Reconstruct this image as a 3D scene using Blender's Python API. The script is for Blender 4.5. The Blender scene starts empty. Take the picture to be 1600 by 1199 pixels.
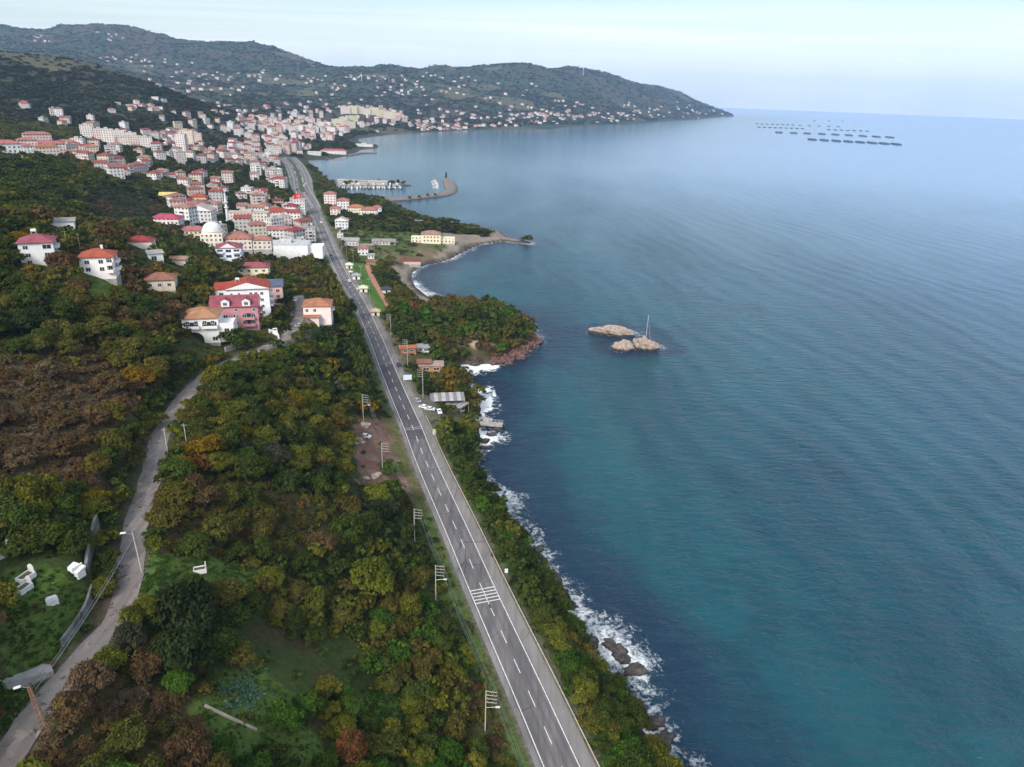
import bpy, math, random
import numpy as np
random.seed(7); RNG = np.random.default_rng(7)
C = bpy.context.scene.collection
# ------------------------------------------------------------------ camera model
W0, H0, F0 = 1600.0, 1199.0, 1111.0
PITCH, ROLL, CAMZ = math.radians(22.31), math.radians(2.0), 135.0
CAM = np.array([0.0, 0.0, CAMZ])
_f = np.array([0, math.cos(PITCH), -math.sin(PITCH)]); _u0 = np.array([0, math.sin(PITCH), math.cos(PITCH)]); _r0 = np.array([1.0, 0, 0])
_r = _r0*math.cos(ROLL) + _u0*math.sin(ROLL); _u = _u0*math.cos(ROLL) - _r0*math.sin(ROLL)
def ray(px, py):
    px = np.asarray(px, float); py = np.asarray(py, float)
    return _f*F0 + (px-W0/2)[..., None]*_r - (py-H0/2)[..., None]*_u
def at_z(px, py, z=0.0):                       # point of the plane z seen at a pixel of the survey photo
    d = ray(px, py); t = (z-CAMZ)/d[..., 2]
    return CAM + d*t[..., None]
def at_d(px, py, D):
    d = ray(px, py); return CAM + d*(D/d[..., 1])[..., None]
def project(P):
    v = np.asarray(P, float) - CAM
    w = v@_f
    w = np.where(w < 1e-3, 1e-3, w)
    return W0/2 + F0*(v@_r)/w, H0/2 - F0*(v@_u)/w, w
# ------------------------------------------------------------------ noise
def _hash(ix, iy, s):
    n = (ix*374761393 + iy*668265263 + s*974634777) & 0x7fffffff
    n = ((n ^ (n >> 13))*1274126177) & 0x7fffffff
    return ((n ^ (n >> 16)) & 0xffff)/65535.0
def vnoise(x, y, s=0):
    x = np.asarray(x, float); y = np.asarray(y, float)
    ix = np.floor(x).astype(np.int64); iy = np.floor(y).astype(np.int64); fx = x-ix; fy = y-iy
    fx = fx*fx*(3-2*fx); fy = fy*fy*(3-2*fy)
    a = _hash(ix, iy, s); b = _hash(ix+1, iy, s); c = _hash(ix, iy+1, s); d = _hash(ix+1, iy+1, s)
    return (a*(1-fx)+b*fx)*(1-fy) + (c*(1-fx)+d*fx)*fy
def fbm(x, y, s=0, o=4):
    t = 0; a = .5
    for k in range(o):
        t = t + a*vnoise(x*2**k, y*2**k, s+k*17); a *= .5
    return t
def sstep(a, b, x):
    t = np.clip((x-a)/(b-a), 0, 1); return t*t*(3-2*t)
# ------------------------------------------------------------------ polygons and lines
def in_poly(x, y, poly):
    x = np.asarray(x); y = np.asarray(y); r = np.zeros(x.shape, bool); n = len(poly)
    for i in range(n):
        x0, y0 = poly[i][:2]; x1, y1 = poly[(i+1) % n][:2]
        if y0 == y1: continue
        c = ((y0 > y) != (y1 > y)) & (x < (x1-x0)*(y-y0)/(y1-y0) + x0)
        r ^= c
    return r
def line_dist(x, y, pts, closed=False):
    best = np.full(np.shape(x), 1e18); bt = np.zeros(np.shape(x)); n = len(pts)
    for i in range(n if closed else n-1):
        x0, y0 = pts[i][:2]; x1, y1 = pts[(i+1) % n][:2]
        dx, dy = x1-x0, y1-y0; L = dx*dx+dy*dy+1e-9
        t = np.clip(((x-x0)*dx+(y-y0)*dy)/L, 0, 1)
        d = (x-x0-t*dx)**2 + (y-y0-t*dy)**2
        m = d < best; best = np.where(m, d, best); bt = np.where(m, i+t, bt)
    return np.sqrt(best), bt
def resample(pts, step):
    pts = np.asarray(pts, float)
    # Catmull-Rom smoothing then even spacing
    P = np.vstack([2*pts[0]-pts[1], pts, 2*pts[-1]-pts[-2]]); out = []
    for i in range(1, len(P)-2):
        for t in np.linspace(0, 1, 12, endpoint=False):
            p0, p1, p2, p3 = P[i-1], P[i], P[i+1], P[i+2]
            out.append(.5*((2*p1)+(-p0+p2)*t+(2*p0-5*p1+4*p2-p3)*t*t+(-p0+3*p1-3*p2+p3)*t**3))
    out.append(pts[-1]); out = np.array(out)
    s = np.concatenate([[0], np.cumsum(np.linalg.norm(np.diff(out[:, :2], axis=0), axis=1))])
    n = max(2, int(s[-1]/step)+1); q = np.linspace(0, s[-1], n)
    return np.stack([np.interp(q, s, out[:, k]) for k in range(out.shape[1])], 1)
# ------------------------------------------------------------------ mesh helpers
def np_mesh(name, V, Fq, attrs=None, mats=(), smooth=False, midx=None):
    me = bpy.data.meshes.new(name); V = np.asarray(V, np.float32); Fq = np.asarray(Fq, np.int32)
    k = Fq.shape[1]; n = len(Fq)
    me.vertices.add(len(V)); me.vertices.foreach_set('co', V.ravel())
    me.loops.add(n*k); me.loops.foreach_set('vertex_index', Fq.ravel())
    me.polygons.add(n); me.polygons.foreach_set('loop_start', np.arange(0, n*k, k, dtype=np.int32))
    if smooth: me.polygons.foreach_set('use_smooth', np.ones(n, bool))
    for m in mats: me.materials.append(m)
    if midx is not None: me.polygons.foreach_set('material_index', np.asarray(midx, np.int32))
    for an, (typ, dom, data) in (attrs or {}).items():
        a = me.attributes.new(an, typ, dom)
        a.data.foreach_set('color' if 'COLOR' in typ else 'value', np.asarray(data, np.float32).ravel())
    me.update(calc_edges=True)
    return me
class MB:
    """collects shapes into one mesh; every face has a material slot; uv in metres for walls"""
    def __init__(s): s.v = []; s.f = []; s.m = []; s.uv = []
    def face(s, pts, m=0, uv=None):
        b = len(s.v); s.v += [tuple(p) for p in pts]; s.f.append(tuple(range(b, b+len(pts)))); s.m.append(m)
        s.uv.append(uv or [(0, 0)]*len(pts)); return s
    def box(s, x0, x1, y0, y1, z0, z1, m=0, wall=False, top=True, bottom=False):
        p = [(x0,y0,z0),(x1,y0,z0),(x1,y1,z0),(x0,y1,z0),(x0,y0,z1),(x1,y0,z1),(x1,y1,z1),(x0,y1,z1)]
        for q, l in (((0,1,5,4), x1-x0), ((1,2,6,5), y1-y0), ((2,3,7,6), x1-x0), ((3,0,4,7), y1-y0)):
            n = max(1, round(l/2.9))                 # whole window bays along the wall, one unit per bay and storey
            h = (z1-z0)/2.9
            s.face([p[i] for i in q], m, [(0,0),(n,0),(n,h),(0,h)] if wall else None)
        if top: s.face([p[i] for i in (4,5,6,7)], m)
        if bottom: s.face([p[i] for i in (3,2,1,0)], m)
        return s
    def obox(s, c, ux, uy, uz, m=0):                 # oriented box from its centre and three half axes
        c = np.array(c, float); ux, uy, uz = (np.array(a, float) for a in (ux, uy, uz))
        p = [c+a*ux+b*uy+d*uz for d in (-1, 1) for a, b in ((-1,-1),(1,-1),(1,1),(-1,1))]
        for q in ((0,1,5,4),(1,2,6,5),(2,3,7,6),(3,0,4,7),(4,5,6,7),(3,2,1,0)): s.face([p[i] for i in q], m)
        return s
    def bar(s, a, b, r, n=6, m=0, r2=None, caps=True):
        a = np.array(a, float); b = np.array(b, float); d = b-a; L = np.linalg.norm(d); d /= L
        e = np.cross(d, (0,0,1) if abs(d[2]) < .9 else (1,0,0)); e /= np.linalg.norm(e); g = np.cross(d, e); r2 = r if r2 is None else r2
        A = [a+r*(math.cos(t)*e+math.sin(t)*g) for t in np.arange(n)*2*math.pi/n]; B = [b+r2*(math.cos(t)*e+math.sin(t)*g) for t in np.arange(n)*2*math.pi/n]
        for i in range(n): s.face([A[i], A[(i+1)%n], B[(i+1)%n], B[i]], m)
        if caps: s.face(B, m); s.face(A[::-1], m)
        return s
    def tube(s, pts, r, n=4, m=0):
        for i in range(len(pts)-1): s.bar(pts[i], pts[i+1], r, n, m, caps=False)
        return s
    def lathe(s, prof, n=16, m=0, c=(0,0,0)):
        for i in range(len(prof)-1):
            (r0, z0), (r1, z1) = prof[i], prof[i+1]
            for k in range(n):
                a, b = 2*math.pi*k/n, 2*math.pi*(k+1)/n
                P = lambda r, z, t: (c[0]+r*math.cos(t), c[1]+r*math.sin(t), c[2]+z)
                q = [P(r0,z0,a), P(r0,z0,b), P(r1,z1,b), P(r1,z1,a)]
                if r1 < 1e-6: q = q[:3]
                elif r0 < 1e-6: q = [q[0], q[2], q[3]]
                s.face(q, m)
        return s
    def mesh(s, name, mats):
        me = bpy.data.meshes.new(name); me.from_pydata(s.v, [], s.f)
        for m in (mats if isinstance(mats, (list, tuple)) else [mats]): me.materials.append(m)
        me.polygons.foreach_set('material_index', s.m)
        u = me.uv_layers.new(name='UVMap'); u.data.foreach_set('uv', [c for f in s.uv for p in f for c in p])
        me.update(); return me
def link(name, me, parent=None, loc=(0,0,0), rz=0.0, color=None, scale=None):
    o = bpy.data.objects.new(name, me); C.objects.link(o); o.location = loc; o.rotation_euler = (0,0,rz)
    if parent is not None: o.parent = parent
    if color is not None: o.color = (*color, 1)
    if scale is not None: o.scale = scale if hasattr(scale, '__len__') else (scale,)*3
    return o
def tag(o, label=None, cat=None, group=None, kind=None):
    for k, v in (('label', label), ('category', cat), ('group', group), ('kind', kind)):
        if v: o[k] = v
    return o
def empty(name, loc, rz=0.0): return link(name, None, None, loc, rz)
# ------------------------------------------------------------------ node helpers
class NT:
    def __init__(s, name, world=None):
        if world: s.m = world; world.use_nodes = True; s.t = world.node_tree
        else: s.m = bpy.data.materials.new(name); s.m.use_nodes = True; s.t = s.m.node_tree
        s.t.nodes.clear()
    def n(s, typ, ins=None, **kw):
        nd = s.t.nodes.new(typ)
        for k, v in kw.items(): setattr(nd, k, v)
        for k, v in (ins or {}).items():
            sk = nd.inputs[k]
            if isinstance(v, bpy.types.NodeSocket): s.t.links.new(v, sk)
            else: sk.default_value = v
        return nd
    def math(s, op, a, b=0.0, c=None, clamp=False):
        nd = s.n('ShaderNodeMath', {0: a, 1: b}, operation=op, use_clamp=clamp)
        if c is not None:
            if isinstance(c, bpy.types.NodeSocket): s.t.links.new(c, nd.inputs[2])
            else: nd.inputs[2].default_value = c
        return nd.outputs[0]
    def mix(s, f, a, b, blend='MIX'):
        nd = s.n('ShaderNodeMix', data_type='RGBA', blend_type=blend, clamp_factor=True)
        for i, v in ((0, f), (6, a), (7, b)):
            if isinstance(v, bpy.types.NodeSocket): s.t.links.new(v, nd.inputs[i])
            else: nd.inputs[i].default_value = v if i == 0 else (*v[:3], 1)
        return nd.outputs[2]
    def noise(s, vec, scale, detail=3, rough=.55, out=0, dist=0.0):
        return s.n('ShaderNodeTexNoise', {'Vector': vec, 'Scale': scale, 'Detail': detail, 'Roughness': rough, 'Distortion': dist}).outputs[out]
    def rng(s, v, a, b, c=0.0, d=1.0, smooth=False):
        return s.n('ShaderNodeMapRange', {0: v, 1: a, 2: b, 3: c, 4: d}, interpolation_type='SMOOTHSTEP' if smooth else 'LINEAR').outputs[0]
    def mapping(s, vec, loc=(0,0,0), rot=(0,0,0), scale=(1,1,1)):
        return s.n('ShaderNodeMapping', {'Vector': vec, 'Location': loc, 'Rotation': rot, 'Scale': scale}).outputs[0]
    def pos(s): return s.n('ShaderNodeNewGeometry').outputs['Position']
    def attr(s, name, out='Fac'): return s.n('ShaderNodeAttribute', attribute_name=name).outputs[out]
    def out(s, surf=None, vol=None, disp=None):
        o = s.n('ShaderNodeOutputMaterial')
        if surf: s.t.links.new(surf, o.inputs[0])
        if vol: s.t.links.new(vol, o.inputs[1])
        return s.m
    def bsdf(s, color, rough=.8, spec=.3, normal=None, **kw):
        b = s.n('ShaderNodeBsdfPrincipled', {'Base Color': color if isinstance(color, bpy.types.NodeSocket) else (*color, 1), 'Roughness': rough, 'Specular IOR Level': spec})
        if normal is not None: s.t.links.new(normal, b.inputs['Normal'])
        for k, v in kw.items(): b.inputs[k.replace('_', ' ')].default_value = v
        return b.outputs[0]
    def bump(s, h, strength=.5, dist=1.0):
        return s.n('ShaderNodeBump', {'Height': h, 'Strength': strength, 'Distance': dist}).outputs[0]
def simple(name, col, rough=.8, var=.25, scale=.6, spec=.25, objcol=False, metallic=0.0):
    t = NT(name); p = t.pos(); nz = t.noise(p, scale, 4)
    base = t.n('ShaderNodeObjectInfo').outputs['Color'] if objcol else None
    f = t.rng(nz, .3, .7, 1-var, 1+var*.4)
    a = base if objcol else (*col, 1)
    c = t.mix(1.0, a, t.n('ShaderNodeCombineColor', {0: f, 1: f, 2: f}).outputs[0], 'MULTIPLY')
    return t.out(t.bsdf(c, rough, spec, Metallic=metallic))
HAZE = 5e-5; SKYS = .085; SUNE = 2.3; EXPO = 0.88
# ================================================================== survey: coast, roads, heights
COAST_PX = [(1140,1330),(1090,1270),(1052,1225),(1026,1190),(1000,1140),(974,1090),(934,1055),(912,1000),(884,960),(864,925),(846,895),(832,870),(810,838),(786,803),(769,775),(756,745),(747,722),(745,704),
 (752,690),(748,676),(742,655),(752,640),(748,622),(735,605),(718,590),(713,576),(722,570),(750,570),(780,566),(806,556),(826,541),(838,526),(832,516),(818,505),(800,492),(760,484),(715,478),(682,471),(664,462),(648,449),(641,436),(643,426),(655,417),(672,412),(690,410),(702,405),(722,395),(740,386),(757,381),(785,377.5),(812,380),(829,381.5),(830,379),(812,375.5),(793,371.5),(785,364),(765,358.5),(730,353),(700,350),(680,347),(650,340),(628,331),(612,323),(602,316),(594,312.5),(570,311),(548,309),(532,301),(526,296),(524,288),(515,286),(503,277),(490,263),(478,248.5),(520,248.6),(545,243.5),(556,240.5),(562,234),(590,231.5),(590,226.5),(562,222),(560,217),(590,213),(620,209.5),(680,206.5),(740,203),(800,202),(860,203),(890,198),(925,196.5),(960,195),(1010,192),(1060,188),(1100,185),(1130,182)]
coast = at_z(*np.array(COAST_PX, float).T)[:, :2]
coast = np.vstack([coast, [[coast[-1,0]+150, coast[-1,1]+200], [coast[-1,0]-200, coast[-1,1]+700], [200, 9500], [-9000, 12000], [-12000, -600], [60, -600], [150, -40]]])
def shore(x, y):                               # + on land, - over water, metres to the shoreline
    d, _ = line_dist(x, y, coast, True)
    return np.where(in_poly(x, y, coast), d, -d)
# highway: centre line pixels with height and half width of the tarmac
HW_PX = [(936,1330,12),(878,1199,12),(825.5,1080,12),(784.7,990,12),(751,915,12),(723,850,12),(698.5,795,12),(678,750,12),(660,708,12),(646,671,12),(636,648,12),(620,611,12),(604,572,12),(589.5,535,12),(574,500,12),(558.5,468,12),(541,440,11.5),(526,411,11),(516,390,10.5),(506,365,10),(495,340,9.5),(485,318,9),(473,298,8.5),(467,275,8),(459,258,7.5),(448,246,7)]
hw = resample([[*at_z(np.float64(a), np.float64(b), c)[:2], c] for a, b, c in HW_PX], 3.0)
# lane on the hillside
LANE_PX = [(-40,1260,47),(15,1180,47),(60,1112,47),(100,1060,47),(150,1005,47),(188,955,47),(200,905,48),(206,860,48),(218,800,49),(232,752,49),(243,710,49),(254,672,49),(270,645,48.5),(290,618,48),(318,590,47),(355,568,45),(395,551,42.5),(430,537,41),(452,522,40),(466,500,39),(470,482,37.5),(466,462,35)]
lane = resample([[*at_z(np.float64(a), np.float64(b), c)[:2], c] for a, b, c in LANE_PX], 2.0)
CZ = [  # pixel, height above the sea
 (0,1000,52),(0,850,55),(0,700,59),(0,560,66),(0,450,73),(65,412,76),(0,370,82),(160,432,70),(260,450,55),(250,520,54),(100,600,61),(200,650,54),(120,750,55),(120,900,51),(60,1000,51),(-60,1150,54),(130,480,67),(170,560,58),
 (300,900,44),(400,1000,35),(500,800,31),(500,1000,26),(600,900,19),(600,1100,20),(660,1000,14.5),(715,1150,13),(700,960,12),(625,790,13),(580,690,14),(560,620,20),(450,700,35),(400,620,41),(500,560,27),(560,520,17),(520,460,16),(350,800,43),(300,1100,42),(450,1190,31),(150,1150,45),(650,870,14),(240,1250,44),(700,1300,14),
 (330,540,43),(375,522,42),(400,490,40),(505,507,33),(430,500,40),(400,430,30),(360,410,27),(460,405,15),(330,375,27),(250,400,44),(225,465,53),(480,430,16),(440,455,28),
 (380,350,15),(450,340,10),(300,340,23),(290,310,27),(240,315,34),(400,300,12),(430,265,9),(300,240,36),(220,270,38),(250,230,46),(350,210,32),(420,222,13),(480,215,9),(530,192,13),(585,182,28),(620,195,14),(545,205,6),
 (150,190,60),(60,225,62),(30,190,66),(100,172,78),(0,238,79),(100,270,63),(180,310,49),(0,300,80),(100,335,68),(130,362,72),(200,378,58),
 (620,400,8),(600,365,7),(680,390,6),(600,440,9),(640,474,8),(720,385,4),(760,370,3),(560,340,7),(600,330,5),(545,380,9),(575,455,11),
 (650,512,13),(700,505,12.5),(740,505,12),(790,512,9),(750,540,8),(680,560,10),(690,620,9),(665,640,11),(700,680,8),(760,545,6),
 (735,780,6),(800,900,6),(870,1020,6.5),(940,1130,6.5),(990,1190,5),(780,840,8),
 (540,232,3),(520,240,2.5),(700,303,2)]
CD = [  # pixel, forward distance
 (0,95,1900),(60,100,1900),(110,108,1850),(150,122,1800),(190,145,1700),(225,165,1600),(250,180,1520),(40,178,1250),(120,180,1280),(60,140,1550),(140,155,1500),
 *[(u, v, w*1.36) for u, v, w in [(700,160,2800),(850,165,2950),(950,165,3500),(1050,168,4300),(600,160,2700),(450,150,2900),(450,182,2150),(350,130,3000),(350,172,2000),(250,120,2900),(150,90,3300),(300,188,1600),(520,140,3000),(780,150,3000),(700,190,2450),(800,190,2600),(900,185,2800),(980,180,3600),(250,150,2200),(30,75,3300)]],(-150,95,1900),(-150,180,1200)]
SKY = [(u, v, w*1.36) for u, v, w in [(-160,52,4000),(-60,50,4000),(0,48,4000),(40,55,4000),(80,57,4000),(120,48,4000),(160,43,4000),(200,47,4000),(240,60,3950),(262,70,3900),(300,72,3900),(350,74,3850),(400,75,3800),(440,86,3700),(480,102,3600),(520,113,3450),(560,118,3400),(620,123,3400),(655,114,3400),(680,109,3400),(710,115,3450),(750,120,3500),(790,113,3550),(830,110,3600),(880,118,3900),(920,115,4100),(960,123,4400),(1000,137,4700),(1020,143,4800),(1045,144,4950),(1070,152,5100),(1100,161,5300),(1118,170,5450)]]
cp = [at_z(np.float64(a), np.float64(b), c) for a, b, c in CZ] + [at_d(np.float64(a), np.float64(b), c) for a, b, c in CD+SKY]
for a, b, c in SKY:
    p = at_d(np.float64(a), np.float64(b), c); q = p*1.35; q[2] = p[2]*.55; cp.append(q)
cp += [p for p in hw[::14]] + [p for p in lane[::12]]
_cs = coast[:len(COAST_PX)]
cp += [np.array([x, y, 1.0]) for x, y in _cs[::2]]
cp += [np.array([-130., 20, 62]), np.array([-40., 10, 40]), np.array([20., 5, 22]), np.array([-260., 150, 85]), np.array([-400., 300, 95]), np.array([-700., 500, 110]), np.array([-1500., 1000, 130])]
cp = np.array(cp)
def _uv(x, y): return np.stack([np.arctan2(x, y+200.0), np.log(np.hypot(x, y+200.0))], -1)
_U = _uv(cp[:,0], cp[:,1])
_d = np.linalg.norm(_U[:,None]-_U[None], axis=-1)
_K = _d + np.eye(len(cp))*.004
_n = len(cp)
_A = np.block([[_K, np.ones((_n,1)), _U], [np.ones((1,_n)), np.zeros((1,3))], [_U.T, np.zeros((2,3))]])
_wt = np.linalg.lstsq(_A, np.concatenate([cp[:,2], np.zeros(3)]), rcond=None)[0]
def rbf(x, y):
    u = _uv(x.ravel(), y.ravel()); r = np.empty(len(u))
    for i in range(0, len(u), 40000):
        b = u[i:i+40000]
        r[i:i+40000] = np.sqrt(((b[:,None]-_U[None])**2).sum(-1))@_wt[:_n] + _wt[_n] + b@_wt[_n+1:]
    return r.reshape(x.shape)
GC = np.array([0.0, -200.0])
N_AZ, N_R = 540, 1080
AZ = np.radians(np.linspace(-72, 60, N_AZ)); LR = np.linspace(math.log(190), math.log(11500), N_R)
_az, _lr = np.meshgrid(AZ, LR)
GX = np.exp(_lr)*np.sin(_az); GY = np.exp(_lr)*np.cos(_az) - 200.0
GR = np.hypot(GX, GY)
SH = shore(GX, GY)
GZ = rbf(GX, GY)
far = sstep(1000, 2600, GR)
rid = 1-np.abs(2*fbm(GX/620+3, GY/620, 5, 5)/.97-1)
GZ = GZ + far*(rid-.62)*105*sstep(60, 500, SH) + far*(fbm(GX/130, GY/130, 9, 4)-.47)*26*sstep(40, 300, SH)
GZ = GZ + (1-far)*(fbm(GX/18, GY/18, 3, 3)-.45)*2.2*sstep(4, 25, SH) + (fbm(GX/90, GY/90, 4, 3)-.45)*5*(1-far)*sstep(30, 120, SH)
shm = SH + (fbm(GX/7, GY/7, 21, 3)-.45)*4*(1-sstep(400, 900, GR))      # ragged waterline close by
GZ = np.where(shm > 0, np.minimum(np.maximum(GZ, .5+.02*np.minimum(shm, 100)), .35+shm*1.15), np.maximum(-.5+shm*.35, -9))
beach = (in_poly(*project(np.stack([GX, GY, GZ*0], -1))[:2], [(600,440),(640,415),(720,408),(700,500),(640,500)]) ) & (GR > 250) & (GR < 600)
GZ = np.where(beach & (SH > -6), np.clip(SH*.12+.1, -3, GZ+3), GZ)
# roads cut level benches
for pts, hwid, fade in ((hw, 8.2, 10), (lane, 3.0, 6)):
    near = (GX > pts[:,0].min()-40) & (GX < pts[:,0].max()+40) & (GY < pts[:,1].max()+40)
    d, t = line_dist(GX[near], GY[near], pts[::2])
    zz = np.interp(t, np.arange(len(pts[::2])), pts[::2, 2])
    wdt = hwid + (np.interp(t, [0, len(pts[::2])*.52, len(pts[::2])*.75, len(pts[::2])], [0, 0, 9, 9]) if hwid > 5 else 0)
    k = 1-sstep(wdt, wdt+fade, d)
    k = np.where(SH[near] > 1, k, 0)
    GZ[near] = GZ[near]*(1-k) + (zz-.12)*k
def ground(x, y):
    x = np.asarray(x, float); y = np.asarray(y, float)
    a = (np.arctan2(x, y+200)-AZ[0])/(AZ[1]-AZ[0]); l = (np.log(np.hypot(x, y+200))-LR[0])/(LR[1]-LR[0])
    a = np.clip(a, 0, N_AZ-1.001); l = np.clip(l, 0, N_R-1.001)
    i = l.astype(int); j = a.astype(int); fi = l-i; fj = a-j
    return (GZ[i,j]*(1-fj)+GZ[i,j+1]*fj)*(1-fi) + (GZ[i+1,j]*(1-fj)+GZ[i+1,j+1]*fj)*fi
def hit(px, py):                               # where the sight line of a photo pixel meets the ground
    d = ray(np.float64(px), np.float64(py)); d = d/np.linalg.norm(d)
    t = np.exp(np.linspace(math.log(60), math.log(9500), 5000)); P = CAM + d*t[:,None]
    g = np.maximum(ground(P[:,0], P[:,1]), 0); b = np.nonzero(P[:,2] < g)[0]
    if len(b) == 0: return None
    i = max(b[0], 1); a0 = P[i-1,2]-g[i-1]; a1 = P[i,2]-g[i]; k = a0/(a0-a1+1e-9)
    p = P[i-1]*(1-k) + P[i]*k; return np.array([p[0], p[1], max(float(ground(p[0], p[1])), 0.0)])
def ppm(P):                                    # photo pixels per metre at a world point
    return F0/project(np.asarray(P))[2]
# ================================================================== ground colours (what grows or lies there)
GP = np.stack([GX, GY, GZ], -1); PXX, PYY, _w = project(GP)
def zone(px, py, poly): return in_poly(px, py, poly)
Z_DIRT = [(545,660),(560,652),(612,652),(636,700),(650,742),(662,775),(640,775),(600,760),(560,752),(552,700)]
Z_PARK = [(538,408),(569,412),(612,492),(592,497),(560,450)]
Z_PATH = [(566,414),(579,414),(613,486),(606,489)]
Z_LAWN = [[(215,905),(222,860),(262,868),(330,872),(420,900),(395,935),(330,930),(275,905),(225,925)], [(0,1000),(0,900),(60,880),(135,905),(140,960),(110,1010),(60,1040),(0,1050)],
          [(300,1120),(330,1060),(395,1040),(460,1090),(530,1199),(400,1199),(330,1170)], [(560,1090),(600,1075),(640,1100),(620,1150),(570,1140)], [(140,440),(185,440),(190,462),(140,465)], [(190,590),(215,590),(215,612),(190,612)], [(455,380),(500,382),(500,402),(460,400)],
          [(0,1060),(70,1050),(60,1100),(0,1150)], [(100,400),(140,412),(135,432),(100,420)], [(225,935),(250,900),(215,905),(205,960)]]
Z_HAZEL = [(-60,540),(120,530),(215,600),(205,700),(170,770),(60,780),(-60,760)]
Z_BROWN2 = [(225,790),(290,740),(420,760),(560,790),(560,850),(430,880),(260,860),(225,830)]
Z_DARKF = [(118,352),(140,300),(200,288),(262,310),(275,340),(240,352),(160,352)]
Z_SAND = [(606,420),(612,414),(660,411),(700,404),(690,420),(660,430),(650,445),(668,466),(692,482),(655,476),(628,456),(618,430)]
Z_FIELD = [(515,345),(600,333),(690,353),(800,371),(800,380),(745,385),(700,405),(640,412),(560,408),(522,380)]
Z_BEACH2 = [(690,352),(770,352),(800,372),(840,385),(800,385),(745,385),(700,400),(690,415),(660,418),(700,385),(690,365)]
Z_BROWN3 = [(40,1125),(150,1060),(215,1050),(300,1100),(340,1160),(330,1230),(20,1230)]
Z_TOWN = [(215,225),(330,190),(420,185),(540,170),(620,170),(640,190),(560,200),(480,240),(455,250),(492,320),(520,390),(500,400),(420,385),(330,380),(230,350),(270,330),(290,290),(180,285),(100,240),(140,210)]
Z_YARD = [(470,462),(458,470),(450,520),(392,556),(430,545),(475,520),(485,490)]
Z_CAFE = [(640,640),(655,600),(690,600),(745,625),(748,690),(690,672),(668,655)]
Z_CLIFF = [(690,520),(820,500),(845,530),(800,570),(700,575)]
nA = fbm(GX/6, GY/6, 31, 4); nB = fbm(GX/25, GY/25, 37, 4); nC = fbm(GX/2.2, GY/2.2, 41, 3)
def col(c): return np.array(c, float)
G = np.empty(GX.shape+(3,)); G[:] = col((.045,.065,.018))
def lay(m, c):
    global G
    m = np.clip(m, 0, 1)[..., None]; G = G*(1-m) + col(c)*m
lay(sstep(.42, .6, nB), (.06,.06,.02)); lay(sstep(.5, .62, nA)*.7, (.07,.05,.025))
inside = lambda P: zone(PXX+(nA-.5)*26, PYY+(nC-.5)*12, P)*1.0
lay(inside(Z_HAZEL)*.8, (.105,.075,.05)); lay(inside(Z_BROWN2)*.7, (.075,.055,.03)); lay(inside(Z_DARKF)*.9, (.035,.036,.025))
near = GR < 1000
for P in Z_LAWN: lay(inside(P)*near*(.6+.4*nA), (.085,.14,.027))
lay(zone(PXX, PYY, Z_TOWN)*.75, (.11,.10,.085)); lay(zone(PXX, PYY, Z_TOWN)*sstep(.45,.55,nB)*.9, (.045,.06,.025))
lay(sstep(900, 1800, GR)*.85, (.035,.048,.034))
lay(sstep(1600, 2400, GR)*sstep(.44,.6,fbm(GX/260,GY/260,51,4))*.8, (.062,.05,.035)); lay(sstep(1200, 1500, GR)*sstep(.58,.62,fbm(GX/210+5,GY/210,151,3))*.9, (.085,.08,.045))
lay(zone(PXX, PYY, Z_PARK)*1.0, (.075,.15,.025))
dirt = inside(Z_DIRT)*near
lay(dirt, (.20,.11,.08)); lay(dirt*sstep(.48,.62,nA)*.7, (.27,.175,.13)); lay(dirt*sstep(.5,.7,nC)*.6, (.085,.05,.036))
lay(inside(Z_YARD)*near, (.24,.21,.19)); lay(inside(Z_CAFE)*near*.7, (.16,.135,.115))
lay(zone(PXX, PYY, Z_FIELD)*.85, (.075,.10,.03)); lay(zone(PXX, PYY, Z_FIELD)*sstep(.5,.62,nB)*.8, (.16,.12,.08))
lay(zone(PXX, PYY, Z_SAND)*near*1.0, (.24,.20,.165)); lay(zone(PXX, PYY, Z_BEACH2)*.9, (.25,.205,.17))
lay(np.maximum(inside([(600,560),(640,590),(665,640),(652,640),(625,600)]), inside([(585,500),(612,500),(640,560),(620,575)]))*near*.8, (.17,.11,.08))
hd, ht = np.full(GX.shape, 1e3), None
_m = GR < 1800; hd[_m], _ = line_dist(GX[_m], GY[_m], hw[::4])
_hx = np.interp(GY, hw[:,1], hw[:,0]); SEAW = GX > _hx
lay((1-sstep(7.5, 9.5, hd+nC))*near*SEAW, (.16,.145,.125))
lay((1-sstep(5.2, 6.6, hd+nC))*near*~SEAW, (.16,.145,.125))
lay((sstep(np.where(SEAW, 7.6, 5.4), np.where(SEAW, 9, 6.5), hd)*(1-sstep(9, 15, hd+nA*6)))*near*.8, (.07,.105,.024))
ld = np.full(GX.shape, 1e3); _m = GR < 700; ld[_m], _ = line_dist(GX[_m], GY[_m], lane[::3])
lay((1-sstep(3.0, 4.6, ld+nC*1.6))*.8, (.12,.10,.08))
rocky = (1-sstep(2.0, 6.5, shm+nA*5-1))*(SH > -40)
lay(rocky, (.055,.042,.036)); lay(rocky*sstep(.45,.6,nC), (.11,.085,.07))
red = zone(PXX, PYY, [(770,575),(830,498),(850,530),(800,580)])*near*(1-sstep(7, 10, SH+nA*4))
lay(red, (.13,.06,.05)); lay(red*sstep(.45, .6, nC), (.2,.11,.09))
lay(zone(PXX+(nA-.5)*14, PYY, [(765,535),(780,528),(795,528),(786,540),(770,545)])*near, (.36,.26,.15))
lay(zone(PXX+(nA-.5)*18, PYY+(nC-.5)*8, [(684,522),(700,520),(712,532),(750,530),(760,540),(700,540)])*near, (.3,.23,.18))
slopey = np.zeros(GX.shape)
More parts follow.
